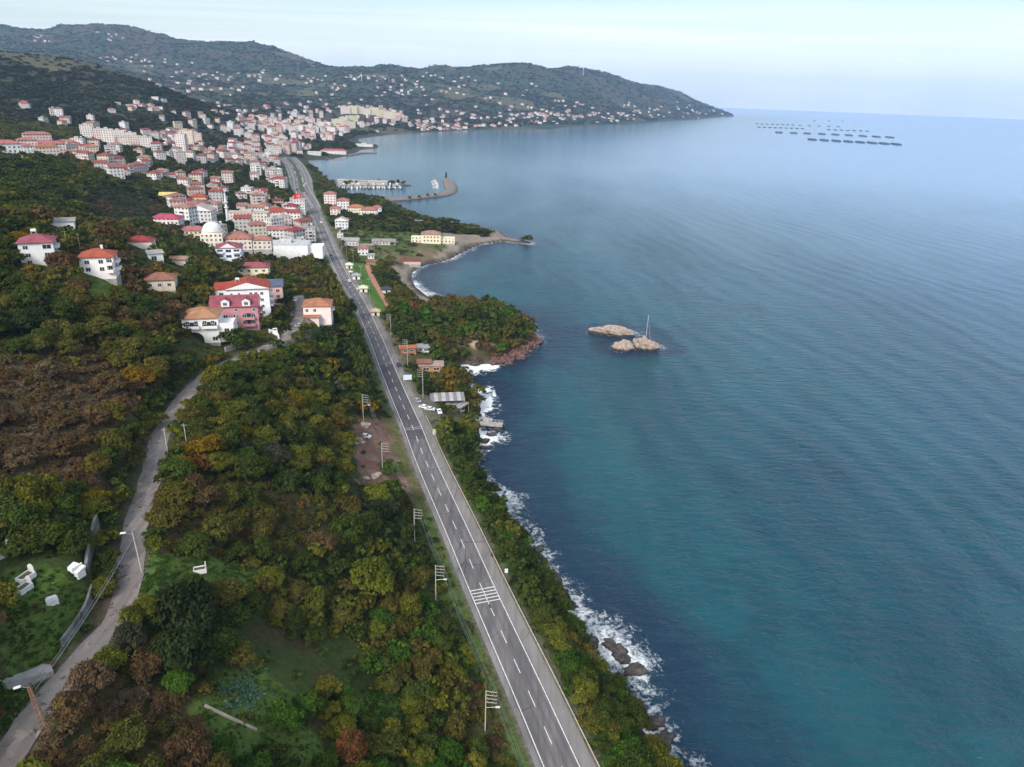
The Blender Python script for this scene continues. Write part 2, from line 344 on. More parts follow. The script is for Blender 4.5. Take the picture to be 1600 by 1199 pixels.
def ground_mat():
    t = NT('ground'); p = t.pos(); c = t.attr('ground_colour', 'Color')
    n1 = t.noise(p, .9, 5, .65); n2 = t.noise(p, .13, 3)
    f = t.math('ADD', t.rng(n1, .25, .75, .55, 1.35), t.rng(n2, .3, .7, -.15, .15))
    c2 = t.mix(1.0, c, t.n('ShaderNodeCombineColor', {0: f, 1: f, 2: f}).outputs[0], 'MULTIPLY')
    return t.out(t.bsdf(c2, .95, .1, t.bump(t.noise(p, 1.3, 5, .7), .9, .6)))
_idx = np.arange(N_R*N_AZ).reshape(N_R, N_AZ)
def grid_faces(keep):
    q = np.stack([_idx[:-1,:-1], _idx[:-1,1:], _idx[1:,1:], _idx[1:,:-1]], -1)[:, :, ::-1]
    return q[keep]
def compact(V, Fq, *A):
    u, inv = np.unique(Fq.ravel(), return_inverse=True)
    return V[u], inv.reshape(Fq.shape), [a[u] for a in A]
kp = (SH[:-1,:-1] > -45) | (SH[1:,1:] > -45)
V, Fq, (gc,) = compact(GP.reshape(-1,3), grid_faces(kp), G.reshape(-1,3))
gme = np_mesh('ground', V, Fq, {'ground_colour': ('FLOAT_COLOR', 'POINT', np.c_[gc, np.ones(len(gc))])}, [ground_mat()], True)
tag(link('ground', gme), kind='structure')
# ------------------------------------------------------------------ sea
def water_mat():
    t = NT('water'); p = t.pos(); sh = t.attr('shore'); dist = t.n('ShaderNodeCameraData').outputs['View Distance'] if False else None
    big = t.noise(t.mapping(p, scale=(1,.45,1), rot=(0,0,.25)), .012, 3); mid = t.noise(p, .045, 3)
    # open water teal, dark weed beds near the rocks, offshore blue with sky reflection put into the colour
    c = t.mix(t.rng(big, .35, .65), (.005,.045,.066), (.009,.072,.088))
    off = t.math('MULTIPLY', sh, -1.0)
    weed = t.math('MULTIPLY', t.rng(t.math('ADD', off, t.math('MULTIPLY', t.math('SUBTRACT', mid, .5), 45.0)), 8, 40, 1, 0, True), 1.0)
    c = t.mix(t.math('MULTIPLY', weed, .85), c, (.008,.018,.045))
    c = t.mix(t.math('MULTIPLY', t.rng(t.noise(p, .03, 2), .5, .62), .35), c, (.006,.028,.05))
    c = t.mix(t.rng(off, 60, 420), c, (.014,.066,.115)); c = t.mix(t.rng(off, 250, 1100), c, (.065,.165,.37))
    c = t.mix(t.rng(t.noise(t.mapping(p, rot=(0,0,math.radians(-12)), scale=(1,.3,1)), .05, 4, .6), .48, .66, 0, .45), c, (.004,.03,.048))
    # swell running at the coast, wind waves and ripples on it
    ws = t.mapping(p, rot=(0,0,math.radians(-8)))
    swell = t.n('ShaderNodeTexWave', {'Vector': ws, 'Scale': .015, 'Distortion': 11.0, 'Detail': 4.0, 'Detail Scale': .5}, wave_type='BANDS', bands_direction='X').outputs[1]
    chop = t.noise(t.mapping(p, rot=(0,0,math.radians(60)), scale=(1,.3,1)), .42, 4, .6)
    chop2 = t.noise(t.mapping(p, rot=(0,0,math.radians(25)), scale=(1,.4,1)), .12, 3, .6)
    rip = t.noise(t.mapping(p, rot=(0,0,math.radians(-20)), scale=(.4,1,1)), .30, 4, .62, dist=.4)
    rip2 = t.noise(t.mapping(p, rot=(0,0,math.radians(12)), scale=(.5,1,1)), 1.1, 3, .6)
    h = t.math('ADD', t.math('ADD', t.math('MULTIPLY', rip, 2.0), t.math('MULTIPLY', rip2, .35)), t.math('MULTIPLY', swell, .85)); h = t.math('ADD', h, t.math('ADD', t.math('MULTIPLY', chop, .3), t.math('MULTIPLY', chop2, .7)))
    rr_ = t.n('ShaderNodeVectorMath', {0: p}, operation='LENGTH').outputs['Value']; lanes = t.rng(t.noise(t.mapping(p, rot=(0,0,math.radians(-8)), scale=(1,.22,1)), .012, 4), .35, .65, .45, 1.1)
    st_ = t.math('MULTIPLY', lanes, t.n('ShaderNodeValToRGB', {0: t.rng(rr_, 150, 1500)}).outputs[0])
    rp = [n for n in t.t.nodes if n.type == 'VALTORGB'][0].color_ramp; rp.elements[0].color = (1,1,1,1); rp.elements[1].color = (.05,.05,.05,1); e_ = rp.elements.new(.18); e_.color = (.85,.85,.85,1); e_ = rp.elements.new(.5); e_.color = (.26,.26,.26,1)
    nrm = t.n('ShaderNodeBump', {'Height': h, 'Strength': st_, 'Distance': 1.0}).outputs[0]
    # surf: ragged lace close to the rocks
    fn = t.noise(p, .22, 6, .68, dist=1.2); fl = t.noise(p, .9, 4, .7, dist=.8)
    reach = t.math('ADD', t.math('MULTIPLY', t.math('SUBTRACT', t.noise(p, .035, 3), .42), 28.0), .3)
    near = t.rng(t.math('SUBTRACT', off, t.math('MULTIPLY', reach, t.attr('surf'))), -4, 9, 1, 0)
    foam = t.rng(t.math('ADD', t.math('MULTIPLY', fn, .75), t.math('ADD', t.math('MULTIPLY', fl, .55), t.math('MULTIPLY', near, .36))), .80, 1.04)
    foam = t.math('MULTIPLY', foam, t.math('MULTIPLY', t.rng(near, 0, .3), t.attr('surf')), clamp=True)
    c = t.mix(foam, c, (.75,.77,.78))
    b = t.n('ShaderNodeBsdfPrincipled', {'Base Color': c, 'Roughness': t.math('ADD', .16, t.math('MULTIPLY', foam, .6)), 'IOR': 1.33, 'Normal': nrm})
    return t.out(b.outputs[0])
R2 = np.concatenate([np.exp(LR), np.geomspace(11700, 13400, 8)]); A2 = np.radians(np.linspace(-72, 82, 640))
sa, sr = np.meshgrid(A2, R2); SX = sr*np.sin(sa); SY = sr*np.cos(sa)-200
SS = shore(SX, SY)
spx, spy, _ = project(np.stack([SX, SY, SX*0], -1))
surf = np.ones(SX.shape)*.9
surf = np.where(sr > 520, .55, surf); surf = np.where(sr > 900, .12, surf)
surf = np.where(zone(spx, spy, [(650,455),(640,420),(660,412),(720,440),(720,500),(690,480)]) , .9, surf)
surf = np.where(zone(spx, spy, [(700,570),(780,570),(770,640),(730,650)]), 2.6, surf)
surf = np.where(zone(spx, spy, [(745,480),(900,480),(900,560),(770,566)]), .45, surf)
surf = np.where(zone(spx, spy, [(730,650),(800,640),(800,700),(760,715)]), 1.4, surf)
surf = np.where(zone(spx, spy, [(700,400),(840,385),(850,420),(760,430),(700,430)]), .6, surf)
for a_, b_, r1_, r2_ in ((957,519,11.5,5),(973,543,5.2,4.4),(1009,542,6.8,4.6)):
    q_ = at_z(np.float64(a_), np.float64(b_)); d_ = (np.hypot((SX-q_[0])/r1_, (SY-q_[1])/r2_)-1)*r2_*.8; m_ = d_ < 10; surf = np.where(m_, .62, surf); SS = np.where(m_, np.maximum(SS, -d_*1.5-2.4), SS)
for a_, b_ in ((965,1030),(952,1014),(985,1046)):
    q_ = at_z(np.float64(a_-4), np.float64(b_)); d_ = np.hypot(SX-q_[0], SY-q_[1])-3; SS = np.maximum(SS, -np.maximum(d_, .5))
SZ = np.zeros(SX.shape)
idx2 = np.arange(SX.size).reshape(SX.shape)
q2 = np.stack([idx2[:-1,:-1], idx2[1:,:-1], idx2[1:,1:], idx2[:-1,1:]], -1)[:, :, ::-1]
kp = (SS[:-1,:-1] < 12)
V, Fq, (ss, sf) = compact(np.stack([SX, SY, SZ], -1).reshape(-1,3), q2[kp], SS.ravel(), surf.ravel())
sme = np_mesh('sea', V, Fq, {'shore': ('FLOAT', 'POINT', ss), 'surf': ('FLOAT', 'POINT', sf)}, [water_mat()], True)
tag(link('sea', sme), kind='structure')
# ------------------------------------------------------------------ air, sky, sun, camera
t = NT('haze'); v = t.n('ShaderNodeVolumePrincipled', {'Color': (.42,.64,.98,1), 'Density': HAZE, 'Anisotropy': 0.0}); t.out(vol=v.outputs[0])
hz = MB().box(-12600, 14200, -900, 14200, -12, 520, bottom=True).mesh('haze', [t.m])
tag(link('haze', hz), kind='stuff')
SUN_EL, SUN_AZ = math.radians(38), math.radians(205)      # azimuth clockwise from +Y
wd = bpy.data.worlds.new('World'); bpy.context.scene.world = wd
t = NT('World', wd)
sky = t.n('ShaderNodeTexSky', sky_type='NISHITA', sun_disc=False, sun_elevation=SUN_EL, sun_rotation=SUN_AZ, altitude=100, air_density=1.0, dust_density=1.0, ozone_density=1.0)
sc = t.n('ShaderNodeVectorMath', {0: sky.outputs[0], 'Scale': SKYS}, operation='SCALE').outputs[0]
d = t.n('ShaderNodeTexCoord').outputs['Generated']; sp = t.n('ShaderNodeSeparateXYZ', {0: d})
zz = t.math('MAXIMUM', sp.outputs[2], .045)
cv = t.n('ShaderNodeCombineXYZ', {0: t.math('DIVIDE', sp.outputs[0], zz), 1: t.math('DIVIDE', sp.outputs[1], zz), 2: 0.0}).outputs[0]
cn = t.noise(t.mapping(cv, rot=(0,0,.5), scale=(.16,.5,1)), .55, 6, .6, dist=.6)
cn2 = t.noise(t.mapping(cv, rot=(0,0,.2), scale=(.5,1,1)), .12, 3, .5)
cl = t.math('MULTIPLY', t.rng(t.math('ADD', t.math('MULTIPLY', cn, .6), t.math('MULTIPLY', cn2, .4)), .40, .68), 1.0)
hor = t.rng(sp.outputs[2], .0, .14, 1.0, 0.0, True)
cover = t.math('ADD', t.math('MULTIPLY', cl, .62), t.math('MULTIPLY', hor, .55), clamp=True)
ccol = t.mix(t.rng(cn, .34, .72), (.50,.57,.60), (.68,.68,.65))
up = t.rng(sp.outputs[2], .15, .5, 1.0, 3.4); ccol = t.mix(1.0, ccol, t.n('ShaderNodeCombineXYZ', {0: up, 1: up, 2: up}).outputs[0], 'MULTIPLY')  # unseen upper cloud brightened, added as fill light on the land
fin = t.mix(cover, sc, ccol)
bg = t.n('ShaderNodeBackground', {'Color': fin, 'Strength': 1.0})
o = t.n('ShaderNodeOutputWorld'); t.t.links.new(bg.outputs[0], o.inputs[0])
L = bpy.data.lights.new('sun', 'SUN'); L.energy = SUNE; L.angle = math.radians(22); L.color = (1,.93,.84)
so = bpy.data.objects.new('sun', L); C.objects.link(so)
so.rotation_euler = (math.pi/2-SUN_EL, 0, math.pi-SUN_AZ)
cam = bpy.data.cameras.new('camera'); cam.lens = 36*F0/W0; cam.sensor_width = 36; cam.sensor_fit = 'HORIZONTAL'; cam.clip_end = 60000; cam.clip_start = .5
co = bpy.data.objects.new('camera', cam); C.objects.link(co)
from mathutils import Matrix, Vector
M = Matrix(((_r[0], _u[0], -_f[0], 0), (_r[1], _u[1], -_f[1], 0), (_r[2], _u[2], -_f[2], CAMZ), (0,0,0,1)))
co.matrix_world = M
S = bpy.context.scene; S.camera = co
S.view_settings.view_transform = 'Standard'; S.view_settings.look = 'None'; S.view_settings.exposure = EXPO; S.view_settings.gamma = 1
S.render.engine = 'CYCLES'; S.cycles.max_bounces = 6; S.cycles.volume_bounces = 2; S.cycles.transparent_max_bounces = 8; S.cycles.use_denoising = True
# ================================================================== materials for built things
M_WALL = simple('plaster', (.8,.8,.8), .9, .12, .35, .2, objcol=True)
M_ROOF = None
def roof_mat():
    t = NT('roof_tiles'); p = t.n('ShaderNodeTexCoord').outputs['Object']; oc = t.n('ShaderNodeObjectInfo').outputs['Color']
    w = t.n('ShaderNodeTexWave', {'Vector': p, 'Scale': 1.1, 'Distortion': .6}, bands_direction='Z').outputs[1]
    f = t.math('ADD', t.rng(t.noise(p, .5, 4), .3, .7, .46, .82), t.math('MULTIPLY', w, .18))
    c = t.mix(1.0, oc, t.n('ShaderNodeCombineColor', {0: f, 1: f, 2: f}).outputs[0], 'MULTIPLY')
    return t.out(t.bsdf(c, .85, .2))
M_ROOF = roof_mat()
def facade_mat():
    t = NT('facade'); oc = t.n('ShaderNodeObjectInfo').outputs['Color']; rn = t.n('ShaderNodeObjectInfo').outputs['Random']
    s = t.n('ShaderNodeSeparateXYZ', {0: t.n('ShaderNodeUVMap', uv_map='UVMap').outputs[0]})
    fu = t.math('FRACT', s.outputs[0]); fv = t.math('FRACT', s.outputs[1])
    def band(x, a, b): return t.math('MULTIPLY', t.math('GREATER_THAN', x, a), t.math('LESS_THAN', x, b))
    win = t.math('MULTIPLY', band(fu, .27, .73), band(fv, .30, .80))
    win = t.math('MULTIPLY', win, t.math('GREATER_THAN', s.outputs[0], .001))
    cell = t.n('ShaderNodeTexWhiteNoise', {'Vector': t.n('ShaderNodeCombineXYZ', {0: t.math('FLOOR', s.outputs[0]), 1: t.math('FLOOR', s.outputs[1]), 2: rn}).outputs[0]}).outputs[0]
    wc = t.mix(cell, (.03,.035,.045), (.22,.22,.23))
    slab = t.math('GREATER_THAN', fv, .93)
    p = t.pos(); nz = t.rng(t.noise(p, .25, 4), .3, .7, .8, 1.05)
    b = t.mix(1.0, oc, t.n('ShaderNodeCombineColor', {0: nz, 1: nz, 2: nz}).outputs[0], 'MULTIPLY')
    b = t.mix(t.math('MULTIPLY', slab, .35), b, (.35,.33,.32))
    c = t.mix(win, b, wc)
    return t.out(t.n('ShaderNodeBsdfPrincipled', {'Base Color': c, 'Roughness': t.math('SUBTRACT', .9, t.math('MULTIPLY', win, .65))}).outputs[0])
M_FAC = facade_mat()
M_GLASS = simple('window_glass', (.03,.04,.055), .2, .5, .8, .5)
M_FRAME = simple('white_frame', (.72,.72,.72), .5, .1)
M_DARK = simple('dark_opening', (.02,.02,.022), .9, .3)
M_CONC = simple('concrete', (.33,.31,.29), .9, .35, .5)
M_CONC2 = simple('stained_concrete', (.2,.2,.19), .92, .7, .35)
M_METAL = simple('galvanised_steel', (.42,.43,.44), .45, .3, 2, .5, metallic=.6)
M_WOOD = simple('weathered_wood', (.32,.25,.17), .9, .4, 2)
M_PALE = simple('pale_pole', (.42,.40,.37), .8, .25, 2)
M_WHITE = simple('white_paint', (.64,.64,.63), .6, .15, .8)
M_PAINT = simple('coloured_paint', (.8,.8,.8), .45, .18, 1.2, .4, objcol=True)
M_RUBBER = simple('black_rubber', (.02,.02,.02), .8, .2)
M_RED = simple('red_paint', (.5,.03,.03), .6, .15)
WHITE=(.66,.65,.645); CREAM=(.72,.63,.45); PINK=(.62,.40,.38); PALE=(.72,.62,.58); GREY=(.5,.5,.5); YEL=(.72,.48,.08); BEIGE=(.62,.54,.44)
RDK=(.30,.045,.05); RED=(.36,.075,.05); TERRA=(.38,.15,.085); PINKR=(.40,.15,.14); GREYR=(.35,.34,.33); ROSE=(.30,.085,.105); ORANGE=(.40,.17,.10); BLUER=(.10,.13,.2)
FOOT = []          # footprints kept clear of plants: x, y, radius
KEEP = []          # what the photograph shows in front of the plants: pixel x, pixel y, distance
_mc = {}
def cached(key, fn):
    if key not in _mc: _mc[key] = fn()
    return _mc[key]
def wall_mesh(w, d, h, mat, plinth=3.0):
    return cached(('wall', w, d, h, mat.name), lambda: MB().box(-w/2, w/2, -d/2, d/2, 0, h, 0, wall=True).box(-w/2+.02, w/2-.02, -d/2+.02, d/2-.02, -plinth, -.001, 1, top=False).mesh('wall', [mat, M_CONC]))
def roof_mesh(kind, w, d, ov=.6, pitch=.42):
    def mk():
        b = MB(); x, y = w/2+ov, d/2+ov; t = .18
        if kind == 'flat':
            return b.box(-w/2-.15, w/2+.15, -d/2-.15, d/2+.15, .002, .35).box(-w*.2, w*.1, -d*.2, d*.2, .352, 2.4).mesh('roof', [M_ROOF])
        if kind == 'shed':
            hh = d*.18
            b.face([(-x,-y,0),(x,-y,0),(x,y,hh),(-x,y,hh)]); b.face([(-x,-y,0),(-x,y,hh),(-x,y,0)]); b.face([(x,-y,0),(x,y,0),(x,y,hh)]); b.face([(-x,y,0),(-x,y,hh),(x,y,hh),(x,y,0)])
            return b.mesh('roof', [M_ROOF])
        b.box(-x, x, -y, y, .002, t, 0, top=False, bottom=True)
        if kind == 'hip':
            if w >= d: r = y*pitch; a = max(x-y, .05); R = [(-a,0,t+r),(a,0,t+r)]
            else: r = x*pitch; a = max(y-x, .05); R = [(0,-a,t+r),(0,a,t+r)]
            A, B, Cc, D = (-x,-y,t),(x,-y,t),(x,y,t),(-x,y,t)
            if w >= d:
                b.face([A,B,R[1],R[0]]); b.face([B,Cc,R[1]]); b.face([Cc,D,R[0],R[1]]); b.face([D,A,R[0]])
            else:
                b.face([A,B,R[0]]); b.face([B,Cc,R[1],R[0]]); b.face([Cc,D,R[1]]); b.face([D,A,R[0],R[1]])
        else:                                       # gable, ridge along the width ('gable') or the depth ('gablef')
            if kind == 'gable':
                r = y*pitch
                b.face([(-x,-y,t),(x,-y,t),(x,0,t+r),(-x,0,t+r)]); b.face([(x,y,t),(-x,y,t),(-x,0,t+r),(x,0,t+r)])
                b.face([(-x,y,t),(-x,-y,t),(-x,0,t+r)], 1); b.face([(x,-y,t),(x,y,t),(x,0,t+r)], 1)
            else:
                r = x*pitch
                b.face([(-x,-y,t),(0,-y,t+r),(0,y,t+r),(-x,y,t)]); b.face([(x,-y,t),(x,y,t),(0,y,t+r),(0,-y,t+r)])
                b.face([(-x,-y,t),(x,-y,t),(0,-y,t+r)], 1); b.face([(x,y,t),(-x,y,t),(0,y,t+r)], 1)
        return b.mesh('roof', [M_ROOF, M_FRAME])
    return cached(('roof', kind, w, d, ov, pitch), mk)
def window_mesh(w, h, cross=True):
    def mk():
        b = MB()
        for x0, x1, z0, z1 in ((-w/2-.09, -w/2, -h/2-.09, h/2+.09), (w/2, w/2+.09, -h/2-.09, h/2+.09), (-w/2, w/2, h/2, h/2+.09), (-w/2, w/2, -h/2-.09, -h/2)): b.box(x0, x1, -.07, 0, z0, z1, 0, bottom=True)
        if cross: b.box(-.04, .04, -.055, 0, -h/2, h/2, 0)
        b.face([(-w/2,-.02,-h/2),(w/2,-.02,-h/2),(w/2,-.02,h/2),(-w/2,-.02,h/2)], 1)
        return b.mesh('window', [M_FRAME, M_GLASS])
    return cached(('win', w, h, cross), mk)
def balcony_mesh(w):
    return cached(('balc', w), lambda: MB().box(-w/2, w/2, -1.3, -.002, -.15, 0, 0, bottom=True).box(-w/2, w/2, -1.3, -1.22, 0, 1.0, 0).box(-w/2, -w/2+.08, -1.22, -.002, 0, 1.0, 0).box(w/2-.08, w/2, -1.22, -.002, 0, 1.0, 0).box(-w/2+.3, w/2-.3, -.03, -.002, 0.02, 2.2, 1).mesh('balcony', [M_WALL, M_GLASS]))
def face_xf(side, w, d, u):                       # point and turn of a facade position
    return {'f': ((u, -d/2, 0), 0), 'b': ((-u, d/2, 0), math.pi), 'r': ((w/2, u, 0), math.pi/2), 'l': ((-w/2, -u, 0), -math.pi/2)}[side]
def building(name, label, cat, P, rz, w, d, h, roof='hip', wc=WHITE, rc=RED, group=None, wins=None, balc=None, extra=None, plain=False, pitch=.42, keep=True, ov=.6, plinth=4.0):
    """rz: turn of the front (local -Y); wins: list of (side, z list, u list, w, h)"""
    P = np.asarray(P, float); r = empty(name, P, rz); tag(r, label, cat, group)
    mat = M_WALL if (wins is not None or plain) else M_FAC
    link('wall', wall_mesh(w, d, h, mat, plinth), r, color=wc)
    ro = link('roof', roof_mesh(roof, w, d, ov, pitch), r, (0,0,h), color=rc if roof != 'flat' else tuple(c*.8 for c in wc))
    for side, zs, us, ww, wh in (wins or []):
        for z in zs:
            for u in us:
                l, a = face_xf(side, w, d, u); link('window', window_mesh(ww, wh), r, (l[0], l[1], z), a)
    for side, zs, us, bw in (balc or []):
        for z in zs:
            for u in us:
                l, a = face_xf(side, w, d, u); link('balcony', balcony_mesh(bw), r, (l[0], l[1], z), a, color=wc)
    FOOT.append((P[0], P[1], math.hypot(w, d)/2+.5 if keep else max(w, d)/2+.1))
    if keep:
        for u in (-.38, 0, .38):
            for z in (.08, .3, .55, .85, 1.0):
                q = P + np.array([math.cos(rz)*u*w, math.sin(rz)*u*w, z*h]); a, b, c = project(q); KEEP.append((float(a), float(b), float(c)-w*.5))
    return r, ro
def base(px, py, back): # ground under a front bottom centre seen at a pixel, moved back by half the depth
    p = hit(px, py); v = np.array([p[0], p[1]]); v = v/np.linalg.norm(v); q = p[:2]+v*back
    return np.array([q[0], q[1], p[2]])
def chimney(r, x, y, z, h=1.4): link('chimney', cached(('ch', h), lambda: MB().box(-.35,.35,-.35,.35,0,h).box(-.45,.45,-.45,.45,h+.002,h+.2,bottom=True).mesh('chimney', [M_FRAME])), r, (x,y,z))
def tank(r, x, y, z): link('water_tank', cached('tank', lambda: MB().bar((-.8,0,.9),(.8,0,.9),.55,10).box(-.8,-.7,-.4,.4,-.6,.5).box(.7,.8,-.4,.4,-.6,.5).mesh('water_tank', [M_WHITE])), r, (x,y,z))
D_ = math.radians
# ------------------------------------------------------------------ houses one can tell apart
r, _ = building('apartment_house', 'white four storey house with crimson hipped roof, alone at the hillside edge', 'house', base(66,415,5), D_(26), 10, 9.5, 7.6, 'hip', WHITE, ROSE,
    wins=[('f',[6.2],[-3],1.4,1.2),('f',[6.2],[3.1],2.4,1.4),('f',[3.6,1.2],[-2.6,2.8],1.3,1.2),('r',[6.2,3.6,1.2],[-3,2.8],1.2,1.3)], balc=[('r',[5.2,2.6],[-.2],3.4)]); tank(r, -.5, 1, 9.9)
r, _ = building('apartment_house', 'white three storey house with bright orange-red roof and chimney on the hillside', 'house', base(160,437,5), D_(20), 10.6, 9, 7.8, 'hip', (.80,.74,.72), (.38,.09,.055),
    wins=[('f',[6.2,3.6],[-2.9,1.4,4.1],1.4,1.3),('r',[6.2,3.6,1.2],[-2.7,2.7],1.1,1.2)], balc=[('r',[5.1,2.5],[0],3.2),('f',[5.1,2.5],[3.9],2.2)]); chimney(r, 1.5, .8, 9.4)
building('village_house', 'low old house with faded terracotta roof among bushes on the slope', 'house', base(254,455,4.5), D_(18), 11.5, 9, 4.6, 'hip', BEIGE, (.30,.13,.09), wins=[('f',[2.6],[-3.6,0,3.6],1.3,1.3),('r',[2.6],[0],1.2,1.2)])
building('village_house', 'small house under a dark crimson roof half hidden by trees', 'house', base(222,389,4), D_(15), 11, 8, 3.6, 'hip', PALE, RDK, plain=True)
building('garden_shed', 'small white shed with open dark front under tall trees', 'shed', base(244,408,2.5), D_(35), 6, 4.5, 3.4, 'shed', WHITE, GREYR, wins=[('f',[1.2],[-1],2.2,2.0)])
building('village_house', 'tiny house with pale brick-red roof beside the yellow bush', 'house', base(281,415,2.5), D_(10), 7, 5, 2.8, 'gable', BEIGE, (.34,.2,.15), plain=True)
building('garden_shed', 'white open shed in trees near the upper left houses', 'shed', base(100,357,2.5), D_(25), 9, 5, 3.0, 'shed', WHITE, GREYR, plain=True)
r, _ = building('villa', 'white and pale blue villa with crimson gabled roof and dark wide balconies', 'house', base(361,410,6), D_(14), 15.5, 12, 9.2, 'hip', (.74,.77,.84), ROSE,
    wins=[('f',[7.3,3.9],[-5,0,5],3.2,1.7),('r',[7.3,3.9],[-3,3],1.4,1.4),('f',[1.3],[-5,5],2.4,1.6)], balc=[('f',[6.1,2.7],[-5,5],4.2)])
g = MB().face([(-5,-6.7,.2),(5,-6.7,.2),(0,-6.7,3.0)], 1).face([(-5,-6.7,.2),(0,-6.7,3.0),(0,2,3.0)]).face([(5,-6.7,.2),(0,2,3.0),(0,-6.7,3.0)]).mesh('gable', [M_ROOF, M_FRAME]); link('gable', g, r, (0,0,9.25), color=ROSE)
building('village_house', 'long cream house with rose-red hipped roof behind the leafy garden trees', 'house', base(398,436,5), D_(12), 17, 9, 6.4, 'hip', CREAM, ROSE, wins=[('f',[4.6,1.8],[-6,-2,2,6],1.4,1.3),('l',[4.6],[0],1.3,1.3)])
r, _ = building('assembly_hall', 'large plain white flat roofed hall beside the highway at the town edge', 'hall', base(452,406,10), D_(8), 31, 18, 10.5, 'flat', (.74,.74,.74), (.74,.74,.74), plain=True, wins=[('f',[2.0],[-12,12],2.2,2.4)])
link('wing', MB().box(-5,5,-7,7,0,8.6).mesh('wing', [M_WALL]), r, (15.51+5,1,0), color=(.74,.74,.74))
link('door', MB().box(-1.6,1.6,-.1,-.003,0,3).mesh('door', [M_DARK]), r, (-9,-9,0))
building('school_building', 'long white building with brick-red roof just behind the plain white hall', 'school', base(437,375,6), D_(8), 26, 11, 8, 'hip', WHITE, PINKR)
r, _ = building('apartment_house', 'tall white four storey house with red roof, largest of the hillside cluster', 'house', base(393,497,6), D_(17), 17, 12, 12.6, 'gablef', (.76,.77,.80), RED,
    wins=[('f',[10.6,7.8,5.0,2.2],[1.2,3.2,5.6],1.1,1.2),('f',[10.6,7.8],[-6.5,-3.5],.8,1.0),('r',[10.6,7.8,5.0,2.2],[-4,4],1.4,1.4)], balc=[('r',[9.4,6.6,3.8],[0],4.2)], pitch=.3); tank(r, -4, 0, 14.8)
building('apartment_house', 'white house with bright red hipped roof adjoining the tall white house', 'house', base(364,482,6), D_(17), 12.5, 11, 8.5, 'hip', (.72,.72,.74), (.38,.06,.045), wins=[('f',[6.4],[-3.5,.5,4],1.6,1.2)], pitch=.3)
building('town_house', 'salmon pink house with flat blue roof behind the tall white house', 'house', base(428,476,4), D_(17), 9, 8, 8.5, 'shed', (.66,.40,.36), BLUER, wins=[('f',[6.5,3.8],[-2.4,2.4],1.5,1.3)])
r, _ = building('apartment_house', 'raspberry pink house with two white roof dormers among trees', 'house', base(373,516,5.5), D_(15), 17.5, 11, 9.6, 'gable', (.48,.22,.24), ROSE,
    wins=[('f',[5.8,3.0],[-6.8,-3.6,.2,3.4,6.8],1.5,1.4),('f',[8.3],[-6.8,.6,7.4],1.1,1.0),('r',[7.6,4.8,2],[-2.5,2.5],1.3,1.3)], balc=[('r',[6.4,3.6],[0],4),('f',[4.6,1.8],[5.1],4.6)], pitch=.55)
for x in (-3.2, 4.6):
    dm = link('dormer', MB().box(-1.5,1.5,-1.8,1.5,0,2.0).face([(-1.8,-2,2.0),(1.8,-2,2.0),(0,-2,3.0)]).face([(-1.8,-2,2.0),(0,-2,3.0),(0,2.6,3.0),(-1.8,2.0,2.0)],1).face([(1.8,-2,2.0),(1.8,2,2.0),(0,2.6,3.0),(0,-2,3.0)],1).mesh('dormer', [M_FRAME, M_ROOF]), r, (x,-4.0,9.9), color=ROSE)
    link('window', window_mesh(1.4, 1.1), dm, (0,-1.8,1.05))
r, _ = building('apartment_house', 'white house with pale orange tiled roof and big arched porch, lowest of cluster', 'house', base(322,536,6), D_(14), 12.6, 12, 9.6, 'hip', (.77,.75,.73), (.42,.21,.12),
    wins=[('f',[8.0],[-4.4,-1.4,1.6,4.4],1.2,1.2),('r',[7.2,4.4,1.8],[-3,2.5],1.4,1.4),('f',[1.6],[4.6],1.8,1.4)], balc=[('f',[6.0],[-3.2,3.2],5.6)])
wg = link('terrace', MB().box(-2.6,2.6,-5,5,0,6.4).box(-2.6,-2.45,-5,5,6.402,7.4).box(2.45,2.6,-5,5,6.402,7.4).box(-2.45,2.45,-5,-4.85,6.402,7.4).mesh('terrace', [M_WALL]), r, (8.92,-.6,0), color=(.72,.71,.71)); link('window', window_mesh(1.6,1.4), wg, (0,-5,4.6)); link('window', window_mesh(1.6,1.4), wg, (0,-5,1.8))
arch = MB(); 
for k in range(10):
    a0, a1 = math.pi*k/10, math.pi*(k+1)/10
    arch.face([(-2.5+3.2*math.cos(a0),-6.05,1.6+2.8*math.sin(a0)),(-2.5+3.2*math.cos(a1),-6.05,1.6+2.8*math.sin(a1)),(-2.5,-6.05,1.6)][::-1])
arch.face([(-5.7,-6.05,0),(.7,-6.05,0),(.7,-6.05,1.6),(-5.7,-6.05,1.6)])
link('porch_arch', arch.mesh('porch_arch', [M_DARK]), r)
r, _ = building('villa', 'pale pink house with orange hipped roof standing alone by the yard road', 'house', base(499,508,5.5), D_(10), 12, 10.5, 8.6, 'hip', (.76,.63,.60), ORANGE,
    wins=[('f',[6.8],[-4.4,-1],1.2,1.3),('r',[6.8,3.6],[-2,2.5],1.2,1.3)], balc=[('r',[5.6],[0],3)])
an = link('annexe', MB().box(-3.2,3.2,-3,0,0,4.4).mesh('annexe', [M_WALL]), r, (-2.4,-5.26,0), color=(.68,.56,.50)); link('roof', roof_mesh('shed', 6.4, 3.0), an, (0,-1.5,4.4), color=ORANGE)
